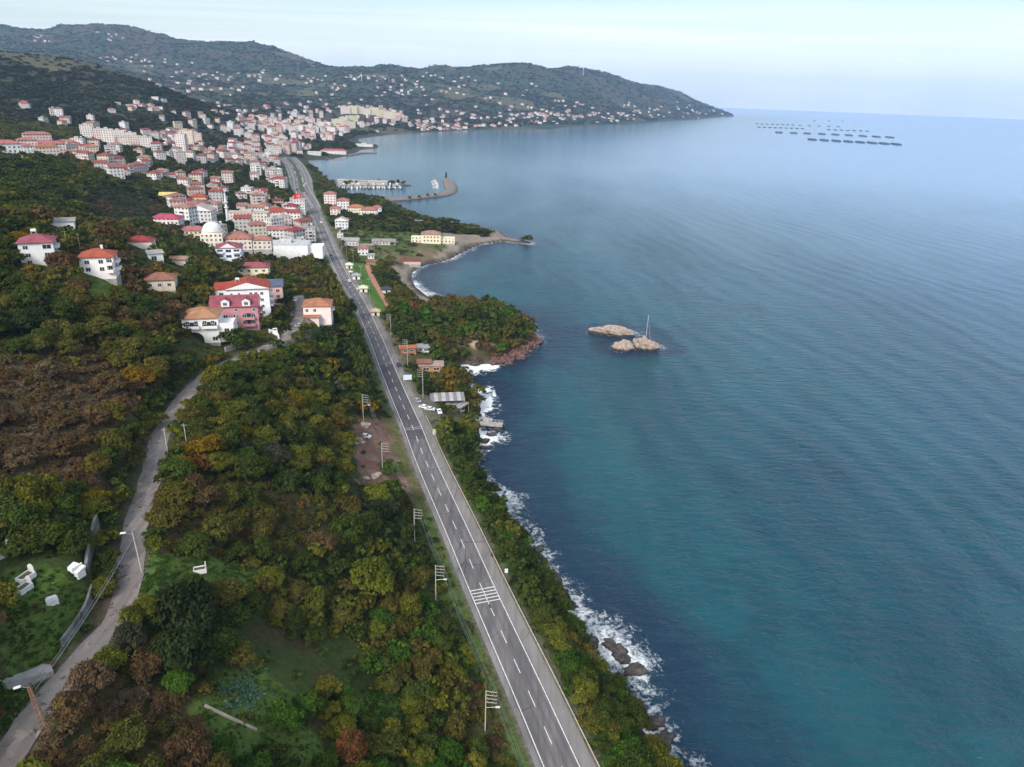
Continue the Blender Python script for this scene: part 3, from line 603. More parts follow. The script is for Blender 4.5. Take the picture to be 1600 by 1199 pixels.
# seaward side of the highway
SEA_H = [('town_house','pink and white apartment block with rose roof beside the highway','house',(517,322,6),13,12,13,'hip',(.72,.60,.58),PINKR),
 ('town_house','white apartment block with rose hipped roof, seaward of the pink block','house',(537,330,6),13,11,11,'hip',WHITE,PINKR),
 ('town_house','pale pink block with flat top in front of the rose roofed blocks','house',(525,340,5),10,10,9,'hip',(.70,.55,.52),PINKR),
 ('villa','cream villa with orange hipped roof, first of the row above the cove','villa',(557,336,6),16,12,7.5,'hip',CREAM,(.42,.17,.09)),
 ('villa','white villa with brick-red roof, seaward end of the row above the cove','villa',(578,340,6),17,12,7.5,'hip',WHITE,(.42,.15,.10)),
 ('villa','small white villa with red roof beside the dark trees at the cove','villa',(590,334,4),9,9,6.5,'hip',WHITE,PINKR),
 ('town_house','bright white gabled house standing alone below the villa row','house',(535,359,5),12,10,8,'gablef',WHITE,(.55,.42,.40)),
 ('village_house','little white house with brick-red roof among trees by the highway bend','house',(568,399,3),8,7,5.5,'hip',WHITE,PINKR),
 ('garden_shed','white lean-to shed beside the little red roofed house','shed',(580,405,2),5,4,3,'shed',WHITE,GREYR),
 ('garden_shed','white kiosk on the green verge at the town entrance','kiosk',(532,372,2),5,4,3.6,'flat',WHITE,WHITE),
 ('garden_shed','white hut on the shore field by the cove path','shed',(655,350,2),8,4,2.6,'shed',WHITE,GREYR),
 ('warehouse','grey roofed low warehouse on the sea side of the highway','warehouse',(548,384,4),14,9,4,'gable',GREY,GREYR),
 ('assembly_hall','grey stone garden wall house with long low roof on the field','house',(600,383,3),20,6,3.2,'shed',GREY,(.33,.29,.25))]
for n, l, c, (px, py, bk), w, d, h, ro, wc, rc in SEA_H: building(n, l, c, base(px,py,bk), D_(8), w, d, h, ro, wc, rc)
r, _ = building('guest_house', 'cream guest house with brown hipped roof and low wings near the point', 'guest house', base(674,381,6), D_(6), 17, 12, 8, 'hip', (.74,.63,.45), (.33,.2,.16), wins=[('f',[5.8,2.6],[-6,-3,0,3,6],1.3,1.5)])
for x, ww, hh in ((-13.2, 9.3, 5), (14.8, 12.5, 4.4)): link('wing', wall_mesh(ww, 9, hh, M_FAC), r, (x,1,0), color=(.74,.66,.50))
building('beach_shed', 'long low shed with dark red roof behind the crescent beach', 'shed', base(636,413,2), D_(6), 22, 5, 2.6, 'gable', (.5,.4,.36), (.22,.05,.045), plain=True)
building('beach_hut', 'brown timber hut beside the red footpath start', 'hut', base(581,414,2), D_(6), 8, 3.5, 2.4, 'gable', (.3,.2,.13), (.25,.12,.07), plain=True)
# ------------------------------------------------------------------ the mosque
P = base(336,392,6); r = empty('mosque', P, D_(12)); tag(r, 'cream mosque with a white dome on a round drum', 'mosque'); FOOT.append((P[0],P[1],14))
link('wall', wall_mesh(14, 14, 11, M_FAC), r, color=(.74,.66,.55))
link('drum', MB().lathe([(6.6,0),(6.6,1.6),(6.9,1.6),(6.9,1.9),(6.3,1.9)], 20).mesh('drum', [M_WALL]), r, (0,0,11), color=(.74,.68,.6))
link('dome', MB().lathe([(6.3*math.cos(a), 5.4*math.sin(a)) for a in np.linspace(0, math.pi/2, 9)], 24).lathe([(.15,5.4),(.12,7)],6).mesh('dome', [M_WALL]), r, (0,0,12.9), color=(.62,.62,.62))
hl = link('prayer_hall', wall_mesh(17, 12, 7.5, M_FAC), r, (16.5,2,0), color=(.68,.6,.52)); link('roof', roof_mesh('hip', 17, 12), hl, (0,0,7.5), color=(.38,.16,.12))
hl = link('portico', wall_mesh(12, 9, 6.5, M_FAC), r, (31.5,1,0), color=(.66,.58,.5)); link('roof', roof_mesh('hip', 12, 9), hl, (0,0,6.5), color=(.38,.16,.12))
for u in (-6,6,20): a,b,c = project(P+np.array([u,0,8.])); KEEP.append((float(a),float(b),float(c)-8))
def minaret(px, py, h, label):
    P = base(px, py, 0); r = empty('minaret', P); tag(r, label, 'minaret'); k = h/30; FOOT.append((P[0],P[1],3))
    link('base', MB().box(-1.7*k,1.7*k,-1.7*k,1.7*k,-2,5*k).mesh('base', [M_WALL]), r, color=WHITE)
    link('shaft', MB().lathe([(1.25*k,5*k),(1.1*k,18*k),(1.1*k,23.4*k),(.95*k,23.4*k)], 12).mesh('shaft', [M_WALL]), r, color=WHITE)
    for z in (14.5, 19.0): link('balcony', MB().lathe([(1.12*k,0),(1.9*k,.9*k),(1.9*k,1.7*k),(1.75*k,1.7*k),(1.75*k,.9*k),(1.15*k,.9*k)], 12).mesh('balcony', [M_WALL]), r, (0,0,z*k), color=WHITE)
    link('spire', MB().lathe([(1.2*k,0),(0.05,6.4*k)], 12).mesh('spire', [M_WALL]), r, (0,0,23.45*k), color=(.5,.52,.56))
minaret(357, 353, 30, 'tall white minaret with two balconies rising beside the mosque dome')
minaret(358, 247, 24, 'small distant white minaret at the end of the town street')
# yellow house, tower blocks and other marked buildings of the town
LMK = [('town_house','bright yellow house at the edge of the dark orchard','house',(265,318,5),14,10,7,'gable',YEL,(.7,.55,.2)),
 ('apartment_house','white six storey house with flat roof left of the mosque','house',(316,352,7),20,14,11,'gablef',(.66,.65,.66),(.5,.4,.38)),
 ('town_house','ochre walled house with red roof above the mosque','house',(312,320,6),15,11,7,'hip',(.62,.48,.26),RED),
 ('town_house','pale yellow house with pink roof left of the mosque dome','house',(305,374,5),17,10,6,'hip',CREAM,PINKR),
 ('town_house','house with bright rose roof at the orchard corner by the lane','house',(262,352,6),20,12,4.5,'hip',PALE,(.42,.08,.13)),
 ('town_house','white house with crimson roof and long white front left of minaret','house',(290,330,5),13,10,9,'hip',WHITE,RDK),
 ('apartment_house','salmon pink apartment house at the highway with red roof','house',(435,350,7),20,14,11,'hip',(.72,.52,.48),RED),
 ('apartment_house','cream apartment row with flat grey roof right of the minaret','house',(390,352,8),36,13,10.5,'flat',(.66,.57,.48),GREYR),
 ('town_house','bright white curved-front house beside the flag pole','house',(454,352,6),13,11,10,'gablef',(.74,.74,.74),(.7,.7,.7)),
 ('tower_block','tall cream tower block standing above the wooded dip','tower block',(294,231,8),20,18,26,'flat',(.74,.62,.50),GREY),
 ('tower_block','narrow pinkish tower block left of the tall cream tower','tower block',(286,238,6),13,13,24,'flat',(.74,.62,.58),GREY),
 ('tower_block','beige block right of the tall cream tower','tower block',(309,226,7),16,15,18,'flat',(.64,.50,.42),GREY)]
for n, l, c, (px, py, bk), w, d, h, ro, wc, rc in LMK: building(n, l, c, base(px,py,bk), D_(random.choice((6,12,18))), w, d, h, ro, wc, rc, keep=True)
for i, px in enumerate((137,158,170,178,187,195,206,214,230)):
    building('tower_block', None, 'tower block', base(px, 216+i*1.2+(i%3)*3, 7), D_(28), 15, 13, (17,15,18,12,16,11,13,12,14)[i], 'flat', (.74,.62,.57) if i % 2 else (.76,.68,.63), GREY, 'pinkish tower blocks in the row on the hillside')[0]['label'] = ('first and leftmost','second','third','fourth','fifth','sixth','seventh','eighth','last and rightmost')[i]+' pinkish block in the hillside row of nine, counted from the left'
for i, (px, py, w, h) in enumerate(((540,178,34,22),(551,178,30,26),(562,178,30,24),(573,180,28,22),(584,180,30,25),(596,184,30,24),(607,186,34,24),(618,187,30,22),(550,190,40,18),(537,192,30,18),(528,199,36,24),(545,201,40,20))):
    building('tower_block', ('first','second','third','fourth','fifth','sixth','seventh','eighth','ninth','tenth','eleventh','twelfth')[i]+' of the pale yellow hill blocks beyond town, counted from the back left', 'tower block', base(px,py,10), D_(15+7*(i%3)), w, 20, h, 'flat', (.66,.60,.42) if i%3 else (.64,.55,.48), GREY, 'pale yellow apartment blocks on the hill beyond the town')
for i, (px, py, w) in enumerate(((12,240,30),(30,244,40),(60,226,44),(72,234,30),(75,244,34),(88,242,30),(105,232,34),(120,240,26),(45,237,28),(140,240,30))):
    building('town_house', ('white walled','white walled long','long rose roofed','small rose roofed','terracotta roofed','beige','grey walled','red roofed','pale','cream')[i]+' house of the row above the green wooded spur', 'house', base(px,py,6), D_(40), w*.62, 11, 7+i%3*2, 'hip', (WHITE,WHITE,(.60,.48,.45),PALE,(.62,.52,.46),(.60,.50,.45),GREY,PALE,PALE,CREAM)[i], (PINKR,PINKR,PINKR,PINKR,TERRA,PINKR,PINKR,RED,PINKR,TERRA)[i], 'houses in the row above the wooded spur')
# ------------------------------------------------------------------ the town: houses by the hundred, each one a house
def dart(cands, rad, grid=14.0):
    cells = {}; keep = []
    for i, (x, y) in enumerate(cands):
        r = rad[i]; cx, cy = int(x//grid), int(y//grid); ok = True
        for a in (-2,-1,0,1,2):
            for b in (-2,-1,0,1,2):
                for (u, v, q) in cells.get((cx+a, cy+b), ()):
                    if (u-x)**2+(v-y)**2 < (q+r)**2: ok = False; break
                if not ok: break
            if not ok: break
        if ok: cells.setdefault((cx, cy), []).append((x, y, r)); keep.append(i)
    return keep
def road_clear(x, y):
    d, t = line_dist(x, y, hw[::6]); k = t/(len(hw[::6])); w = 9+np.interp(k, [.5,.72,1], [0,13,13]); return d-w
M_ = 16000
hx = RNG.uniform(-1500, 250, M_); hy = RNG.uniform(400, 3300, M_); hz = ground(hx, hy); hpx, hpy, hw_ = project(np.stack([hx, hy, hz], -1))
grove = fbm(hx/95, hy/95, 61, 3)
Z_UP = [(55,178),(215,166),(400,178),(330,196),(215,226),(140,207),(60,196)]
dens = (zone(hpx, hpy, Z_TOWN) | (zone(hpx, hpy, Z_UP) & (RNG.random(M_) < .10))) & (grove < np.where(hpx > 380, .56, np.where(hpy > 280, .55, .49)))
core = zone(hpx, hpy, [(330,195),(440,185),(540,172),(560,200),(480,238),(450,250),(470,300),(490,330),(470,350),(400,350),(380,300),(400,260)])
green = zone(hpx, hpy, [(262,262),(330,258),(400,262),(395,285),(330,290),(300,275),(262,275)]) | zone(hpx, hpy, [(318,212),(350,214),(352,236),(315,236)])|zone(hpx,hpy,[(395,285),(410,285),(415,300),(398,302)])
dens = dens & ~green & (shore(hx, hy) > 14) & (road_clear(hx, hy) > 5)
ok = np.nonzero(dens)[0]; ok = ok[np.argsort(hy[ok])]
rad = np.where(core[ok], 7.2, 8.8)+np.maximum(hy[ok]-800, 0)*.0032
pre = [(f[0], f[1]) for f in FOOT]; prer = [f[2]-2 for f in FOOT]
kk = dart(pre+[(hx[i], hy[i]) for i in ok], prer+list(rad), 16.0); town = [(ok[k-len(pre)]) for k in kk if k >= len(pre)]
TYPES = [(10,9,9),(11.5,9,11.5),(9,9,8),(12.5,10,14),(10.5,8,6.5),(14,9,11.5),(9.5,8,5.8),(13,11,14.5)]
WC = [((.68,.66,.65),'white'),((.66,.62,.60),'white'),((.58,.50,.47),'pale pink'),((.56,.48,.38),'cream'),((.52,.38,.36),'pink'),((.44,.42,.41),'grey'),((.60,.57,.55),'off-white')]
RC = [((.28,.075,.06),'red'),((.28,.11,.09),'brick-red'),((.30,.14,.125),'rose'),((.25,.055,.06),'crimson'),((.33,.18,.14),'terracotta')]
def bearing(P, marks):
    b = min(marks, key=lambda m: math.hypot(P[0]-m[1], P[1]-m[2])); ax, ay, _ = project(np.array([b[1], b[2], b[3]])); x, y, _ = project(np.asarray(P)); k = float(ppm(np.asarray(P))); dx, dy = (float(x)-float(ax))/k, math.hypot(b[1], b[2])-math.hypot(P[0], P[1])
    far_ = '' if math.hypot(P[0]-b[1], P[1]-b[2]) < 30 else 'well '
    if abs(dx) > abs(dy): return far_+('right of ' if dx > 0 else 'left of ')+b[0]
    return far_+('in front of ' if dy > 0 else 'beyond ')+b[0]
def mk(lst):
    o = []
    for nme, px, py in lst:
        p = hit(px, py)
        if p is not None: o.append((nme, p[0], p[1], p[2]))
    return o
TM = mk([('the mosque',336,390),('the tall minaret',357,353),('the white hall',455,405),('the yellow house',265,316),('the red flag',474,340),('the salmon apartment house',435,352),('the cream tower block',294,231),('the distant minaret',358,247),('the hillside block row',185,222),('the marina',540,292),('the far waterfront',500,236),('the town entrance',505,372),('the wooded dip',335,228),('the green gap in town',330,275),('the hill blocks',580,184),('the row above the spur',60,236),('the foot of the dark hill',110,190),('the old town core',440,215),('the long white school',437,376),('the cemetery trees',385,290)])
ROAD_A = math.atan2(-.27, .95)
seen_lab = {}
n_ind = 0; restH = []
for i in town:
    P = np.array([hx[i], hy[i], hz[i]]); inframe = -5 < hpx[i] < 1605
    core_ = bool(core[i]); w, d, h = random.choice(TYPES[:6] if not core_ else TYPES)
    if hpx[i] > 430 and hy[i] > 1000: h *= 1.25
    rz = random.choice((D_(15), D_(15), D_(105), D_(-5), D_(30)))+random.uniform(-.1,.1) if core_ else random.uniform(-.5, 1.2)
    wc, wn = random.choice(WC); rc, rn = random.choice(RC); rk = 'flat' if random.random() < (.24 if core_ else .12) else random.choice(('hip','hip','gable','hip'))
    if not inframe or n_ind >= 245: restH.append((P, rz, w, d, h, rk, tuple(q*.8 for q in wc), rc)); continue
    n_ind += 1; st = {9:3,11.5:4,8:3,14:5,6.5:2,5.8:2,14.5:5}.get(h, round(h/2.9))
    lab = f"{wn} {('one','two','three','four','five','six','seven')[min(st,7)-1]}-storey house, {'flat roof' if rk=='flat' else rn+' '+('hipped' if rk=='hip' else 'gabled')+' roof'}, {bearing(P, TM)}"
    r, _ = building('town_house', lab, 'house', P, rz, w, d, h, rk, wc, rc, None, keep=False)
    if n_ind < 110:
        if rk != 'flat': chimney(r, random.uniform(-.25,.25)*w, random.uniform(.05,.2)*d, h+.8, 1.5)
        elif random.random() < .6: tank(r, w*.25, d*.2, h+1.1)
        sd_ = random.choice('fr'); u_ = random.choice((-1,0,1))*w*.22
        for q in range(1, int(h/2.9)): l_, a_2 = face_xf(sd_, w, d, u_ if sd_ == 'f' else 0); link('balcony', balcony_mesh(3.2), r, (l_[0], l_[1], q*2.9+.1), a_2, color=wc)
    seen_lab.setdefault(lab, []).append(r)
for lab, rs in seen_lab.items():
    for r in rs: r['group'] = 'houses of the town'
# ------------------------------------------------------------------ the rest of the town and the farmhouses scattered over the far hills, one mass
cl = [(60,60,25,6),(185,57,30,8),(215,92,22,9),(165,92,18,5),(250,108,40,14),(300,120,40,20),(335,132,50,20),(290,135,40,16),(400,122,60,14),(350,165,45,18),(460,125,60,10),(520,135,60,25),(560,122,50,8),(555,150,60,30),(500,165,50,25),(640,150,70,30),(600,122,30,6),(670,122,25,8),(720,150,60,30),(790,150,60,25),(700,185,70,16),(760,188,60,14),(830,188,60,12),(880,183,60,9),(930,183,60,9),(980,178,60,12),(900,165,50,10),(1010,170,50,12),(1060,170,40,14),(1100,178,30,5),(650,195,40,10),(250,165,30,14),(205,165,30,10),(440,172,40,12),(620,135,80,16),(840,178,40,18),(40,165,6,4),(860,200,60,2),(700,202,60,3),(780,198,40,3)]
for cx, cy, sx, sy in cl:
    for _ in range(int(4+sx*.13)+ (9 if cy > 176 and cx > 640 else 0)):
        u, v = random.gauss(cx, sx*.5), random.gauss(cy, sy*.5); p = hit(u, v)
        if p is None or p[2] < 3 or p[1] < 1000 or not -60 < u < 1640: continue
        big = .8+.2*(p[1] > 2500)
        restH.append((p, random.uniform(0, 3), random.uniform(11,19)*big, random.uniform(9,12)*big, random.choice((4.5,5.5,6,7,9))*big, random.choice(('hip','gable','hip','flat')), tuple(q*.8 for q in random.choice(WC)[0]), random.choice(RC)[0]))
vs, fs, cs = [], [], []
for P, rz, w, d, h, rk, wc, rc in restH:
    c, s = math.cos(rz), math.sin(rz); T = lambda x, y, z: (P[0]+c*x-s*y, P[1]+s*x+c*y, P[2]+z); b = len(vs); x, y = w/2, d/2
    for zz in (-5, h): vs += [T(-x,-y,zz),T(x,-y,zz),T(x,y,zz),T(-x,y,zz)]
    fs += [(b,b+1,b+5,b+4),(b+1,b+2,b+6,b+5),(b+2,b+3,b+7,b+6),(b+3,b,b+4,b+7)]; cs += [wc]*8
    if rk == 'flat':
        b = len(vs); vs += [T(-x,-y,h),T(x,-y,h),T(x,y,h),T(-x,y,h)]; cs += [tuple(k*.75 for k in wc)]*4; fs += [(b,b+1,b+2,b+3)]
    else:
        x += .6; y += .6; a = x-y if rk == 'hip' else x; a = max(a, .2); b = len(vs); vs += [T(-x,-y,h),T(x,-y,h),T(x,y,h),T(-x,y,h),T(-a,0,h+y*.45),T(a,0,h+y*.45)]; cs += [rc]*6
        fs += [(b,b+1,b+5,b+4),(b+1,b+2,b+5,b+5),(b+2,b+3,b+4,b+5),(b+3,b,b+4,b+4)]
    FOOT.append((P[0], P[1], math.hypot(w, d)/2))
fs = [f if len(set(f)) == 4 else f for f in fs]
mdh = NT('far_house'); mdh.out(mdh.bsdf(mdh.attr('house_colour', 'Color'), .9, .2))
me = bpy.data.meshes.new('distant_houses'); me.from_pydata(vs, [], [tuple(dict.fromkeys(f)) for f in fs]); me.materials.append(mdh.m)
a = me.attributes.new('house_colour', 'FLOAT_COLOR', 'POINT'); a.data.foreach_set('color', [q for c in cs for q in (*c, 1)])
tag(link('distant_houses', me), 'far houses of the town edge and scattered over the hazy hills', 'houses', None, 'stuff')
print('town individuals', n_ind, 'rest', len(restH))
# ================================================================== highway, lane, markings
def side(pts):
    t = np.gradient(pts[:, :2], axis=0); t /= np.linalg.norm(t, axis=1)[:, None]; return np.stack([-t[:,1], t[:,0]], 1)   # unit vector to the left
def strip_mesh(name, pts, offs, dz, mat, cols=None):
    n = side(pts); k = len(offs); V = []
    for i, p in enumerate(pts):
        for j in range(k):
            o = offs[j][i] if hasattr(offs[j], '__len__') else offs[j]; V.append((p[0]+n[i,0]*o, p[1]+n[i,1]*o, p[2]+dz))
    F = [(i*k+j+1, i*k+j, (i+1)*k+j, (i+1)*k+j+1) for i in range(len(pts)-1) for j in range(k-1)]
    uv = None
    me = np_mesh(name, V, F, {'across': ('FLOAT','POINT',[offs[j][i] if hasattr(offs[j],'__len__') else offs[j] for i in range(len(pts)) for j in range(k)])}, [mat], False)
    return me
def asphalt_mat(name, c0, c1, cracks):
    t = NT(name); p = t.pos(); along = t.mapping(p, rot=(0,0,math.radians(-19)), scale=(1,.06,1))
    st = t.noise(along, .9, 3, .5); sp = t.noise(p, 4.0, 4, .6); pt = t.noise(p, .09, 3)
    c = t.mix(t.rng(st, .35, .65), c0, c1); f = t.math('ADD', t.rng(sp, .3, .7, .85, 1.1), t.rng(pt, .35, .65, -.12, .12))
    c = t.mix(1.0, c, t.n('ShaderNodeCombineColor', {0: f, 1: f, 2: f}).outputs[0], 'MULTIPLY')
    ac = t.math('ABSOLUTE', t.attr('across')); tr = t.math('MAXIMUM', t.rng(t.math('ABSOLUTE', t.math('SUBTRACT', ac, .95)), .15, .5, 1, 0), t.rng(t.math('ABSOLUTE', t.math('SUBTRACT', ac, 2.6)), .15, .5, 1, 0))
    if not cracks:
        c = t.mix(t.math('MULTIPLY', tr, t.rng(t.noise(along, .25, 3), .3, .7, .1, .5)), c, tuple(q*.62 for q in c0)); c = t.mix(t.rng(t.noise(t.mapping(p, rot=(0,0,math.radians(-19)), scale=(1,.25,1)), .22, 2, .3), .60, .63, 0, .45), c, tuple(q*.72 for q in c0))
        vo = t.n('ShaderNodeTexVoronoi', {'Vector': t.mapping(p, rot=(0,0,math.radians(-19)), scale=(1,.35,1)), 'Scale': .22}, feature='DISTANCE_TO_EDGE').outputs[0]; c = t.mix(t.math('MULTIPLY', t.rng(vo, 0, .02, 1, 0), t.rng(t.noise(p, .06, 2), .45, .6)), c, tuple(q*.5 for q in c0))
    if cracks:
        n2 = t.noise(p, .35, 5, .65, dist=.5); c = t.mix(t.rng(n2, .55, .68), c, (.30,.255,.22)); c = t.mix(t.rng(t.noise(p, .6, 5, .7), .58, .66), c, (.07,.05,.045))
    return t.out(t.bsdf(c, .88, .25, t.bump(sp, .2, .05)))
M_ASPH = asphalt_mat('asphalt', (.115,.105,.11), (.165,.15,.15), False); M_SHLD = asphalt_mat('worn_asphalt', (.17,.155,.15), (.215,.195,.185), False); M_LANE = asphalt_mat('lane_surface', (.16,.135,.125), (.23,.20,.18), True)
def line_paint():
    t = NT('road_paint'); p = t.pos(); w = t.rng(t.noise(p, 1.6, 4, .7), .35, .6); return t.out(t.bsdf(t.mix(w, (.45,.44,.43), (.72,.71,.70)), .7, .3))
M_LINE = line_paint()
nH = len(hw); kk_ = np.arange(nH)/nH
cum0 = np.concatenate([[0], np.cumsum(np.linalg.norm(np.diff(hw[:,:2], axis=0), axis=1))])
def hs0(px, py): d, t = line_dist(*[np.array([q]) for q in hit(px, py)[:2]], hw); return float(np.interp(t[0], np.arange(nH), cum0))
wid = np.interp(kk_, [0, .5, .72, 1], [0, 0, 10, 10])
tag(link('highway', strip_mesh('highway', hw, (5.0+wid, 3.9+wid*.3, -3.7-wid*.3, -6.6-wid), .0, M_SHLD)), kind='structure')
pk = hw[np.searchsorted(cum0, hs0(648,690)):np.searchsorted(cum0, hs0(602,570))]; tag(link('asphalt_patch', strip_mesh('asphalt_patch', pk, (3.8,-3.3), .045, asphalt_mat('fresh_asphalt', (.075,.068,.078), (.095,.088,.095), False))), kind='structure')
tag(link('highway_lanes', strip_mesh('highway_lanes', hw, (3.85+wid*.9, 0, -3.65-wid*.9), .03, M_ASPH)), kind='structure')
mk_ = MB(); nrm = side(hw); cum = np.concatenate([[0], np.cumsum(np.linalg.norm(np.diff(hw[:,:2], axis=0), axis=1))])
def hp(s, o, dz=.06):
    x = np.interp(s, cum, hw[:,0]); y = np.interp(s, cum, hw[:,1]); z = np.interp(s, cum, hw[:,2]); a = np.interp(s, cum, nrm[:,0]); b = np.interp(s, cum, nrm[:,1])
    return np.array([x+a*o, y+b*o, z+dz])
def hs(px, py): d, t = line_dist(*[np.array([q]) for q in hit(px, py)[:2]], hw); return float(np.interp(t[0], np.arange(nH), cum))
def stripe(s0, s1, o, w=.17, step=6.0):
    n = max(1, int((s1-s0)/step))
    for i in range(n):
        a, b = s0+(s1-s0)*i/n, s0+(s1-s0)*(i+1)/n
        mk_.face([hp(a,o+w/2), hp(a,o-w/2), hp(b,o-w/2), hp(b,o+w/2)])
SP = cum[-1]; s_jn = hs(640,672); s_two = cum[int(nH*.5)]
stripe(0, s_two, 3.4, .2); stripe(0, s_two, -3.4, .2)
s = 3.0; s_rb = hs(757,930)
while s < s_two:
    if not s_rb-4 < s < s_rb+2: stripe(s, s+4.6, 0, .18, 5)
    s += 10.0
stripe(s_rb-5.5, s_rb+5, 0, .18)
for k in range(5): mk_.face([hp(s_rb-3.0+k*1.3, 3.3), hp(s_rb-3.0+k*1.3, -3.3), hp(s_rb-2.68+k*1.3, -3.3), hp(s_rb-2.68+k*1.3, 3.3)])
for k in range(2): mk_.face([hp(s_jn+k*1.4, 3.3, .062), hp(s_jn+k*1.4, -3.3, .062), hp(s_jn+.16+k*1.4, -3.3, .062), hp(s_jn+.16+k*1.4, 3.3, .062)])
for o in (8.6, 1.0, -1.0, -8.6): stripe(s_two+60, SP-30, o, .3, 9)
s = s_two+60
while s < SP-40: stripe(s, s+5, 4.8, .25, 6); stripe(s, s+5, -4.8, .25, 6); s += 13
tag(link('road_markings', mk_.mesh('road_markings', M_LINE)), kind='structure')
i0 = np.searchsorted(kk_, .60); md = hw[i0+18:-6:3]; tag(link('median_strip', strip_mesh('median_strip', md, (2.6, -2.6), .09, simple('median_grass', (.06,.085,.03), .95, .5, .4))), kind='structure')
ln = lane.copy(); jit = (fbm(np.arange(len(ln))*.35, np.zeros(len(ln)), 77, 3)-.45)*1.6; jit2 = (fbm(np.arange(len(ln))*.35, np.zeros(len(ln))+9, 78, 3)-.45)*1.6
tag(link('hillside_lane', strip_mesh('hillside_lane', ln, (2.35+jit, 0, -2.35+jit2), .0, M_LANE)), kind='structure')
fp = resample([hit(a, b) for a, b in ((572,414),(583,440),(596,466),(610,488))], 4); fp[:,2] = ground(fp[:,0], fp[:,1])+.12
tag(link('footpath', strip_mesh('footpath', fp, (2.6,-2.6), .0, simple('red_paving', (.36,.17,.12), .9, .25, .5))), kind='structure')
# ------------------------------------------------------------------ guard rail on the seaward shoulder
gs = np.arange(-12, hs(672,648), 4.0); rail = empty('guard_rail', hp(0,-6.9,0)); tag(rail, 'long galvanised guard rail along the seaward edge of the highway', 'guard rail'); R0 = np.array(rail.location)
M_RAIL = simple('aged_rail', (.50,.45,.30), .6, .3, 1)
def sweep(name, pts, hw_, hh_, mat):             # one continuous bar of rectangular section
    n = side(pts); V = []
    for p, q in zip(pts, n):
        for a, b in ((-hw_,-hh_),(hw_,-hh_),(hw_,hh_),(-hw_,hh_)): V.append((p[0]+q[0]*a, p[1]+q[1]*a, p[2]+b))
    F = [(i*4+k, i*4+(k+1)%4, (i+1)*4+(k+1)%4, (i+1)*4+k) for i in range(len(pts)-1) for k in range(4)]
    return np_mesh(name, V, F, None, [mat])
for z in (.50, .74): link('beam', sweep('beam', np.array([hp(a,-6.9,z)-R0 for a in gs]), .05, .11, M_RAIL), rail)
pm = MB().box(-.08,.08,-.06,.06,-.6,.85).mesh('post', [M_METAL])
for a in gs[::1][:98]: link('post', pm, rail, hp(a,-7.02,0)-R0)
# ------------------------------------------------------------------ poles and wires
def highway_pole(P, rz, lampside, label, h=11.0, arms=4, group='power line poles along the highway'):
    r = empty('utility_pole', P, rz); tag(r, label, 'utility pole', group)
    link('post', cached(('upost', h), lambda: MB().bar((0,0,-1),(0,0,h),.14,8,r2=.1).mesh('post', [M_PALE])), r)
    am = cached('arm', lambda: MB().box(-.1,2.3,-.045,.045,-.045,.045,bottom=True).bar((.4,0,.06),(.4,0,.3),.05,5).bar((1.3,0,.06),(1.3,0,.3),.05,5).bar((2.2,0,.06),(2.2,0,.3),.05,5).mesh('crossarm', [M_PALE]))
    for k in range(arms): link('crossarm', am, r, (0,0,h-.25-k*.95))
    if lampside: link('lamp_head', cached('lamp', lambda: MB().bar((0,0,0),(2.2,0,.5),.05,5).obox((2.5,0,.5),(.45,0,.06),(0,.16,0),(0,0,.1),1).mesh('lamp_head', [M_METAL, M_WHITE])), r, (0,0,h-4.6))
    FOOT.append((P[0], P[1], 1.2)); KP(P, h); return r
def KP(P, h, zs=(.35,.6,.85,1.0)):
    for z in zs: a, b, c = project(np.asarray(P)+np.array([0,0,z*h])); KEEP.append((float(a), float(b), float(c)-2))
UP = [((758,1142),1,'nearest pole of the highway line, with four crossarms and a lamp'),((681,938),1,'second highway pole with lamp, level with the white rumble strips'),((648,846),0,'third highway pole with crossarms, on the verge before the dirt lot'),
      ((598,738),0,'pole with crossarms standing in the lower dirt lot'),((568,658),1,'pale pole with crossarms at the top corner of the dirt lot')]
heads = []
for (px, py), lp, lb in UP:
    P = hit(px, py); highway_pole(P, D_(-6), lp, lb); heads.append(P)
for (px, py), lb in (((661,622),'pole with crossarms on the sea side, near the orange walled hut'),((637,571),'pole on the sea side beside the orange roofed kiosk'),((611,528),'tall pole on the sea side between lawn and headland trees')):
    highway_pole(hit(px, py), D_(174), 0, lb, 13.0)
def wires(A, B, name, label, offs, h0, sag=1.0, group=None, rz=0):
    g = MB(); a0 = np.asarray(A); c, s = math.cos(rz), math.sin(rz)
    for ox, dz in offs:
        o = np.array([c*ox, s*ox, h0+dz]); a = np.zeros(3)+o; b = np.asarray(B)-a0+o
        g.tube([a+(b-a)*t-np.array([0,0,sag*4*t*(1-t)]) for t in np.linspace(0, 1, 9)], .02, 3)
    r = tag(link(name, g.mesh(name, [M_METAL]), None, a0), label, 'wires', group); return r
off4 = [(x, -.0-k*.95) for k in range(2) for x in (1.3, 2.2)]
Pn = heads[0]+(heads[0]-heads[1])*.9; Pn[2] = heads[0][2]
for A, B, lb in ((Pn, heads[0], 'power wires running from the nearest highway pole out of the bottom edge'), (heads[0], heads[1], 'power wires between the nearest and the second highway poles'), (heads[1], heads[2], 'power wires between the second and third highway poles'), (heads[2], heads[3], 'power wires from the verge pole to the lower dirt lot pole'), (heads[3], heads[4], 'power wires across the dirt lot between its two poles')):
    wires(A, B, 'power_wires', lb, off4, 10.9, 1.2, 'wires strung between the highway poles', D_(-6))
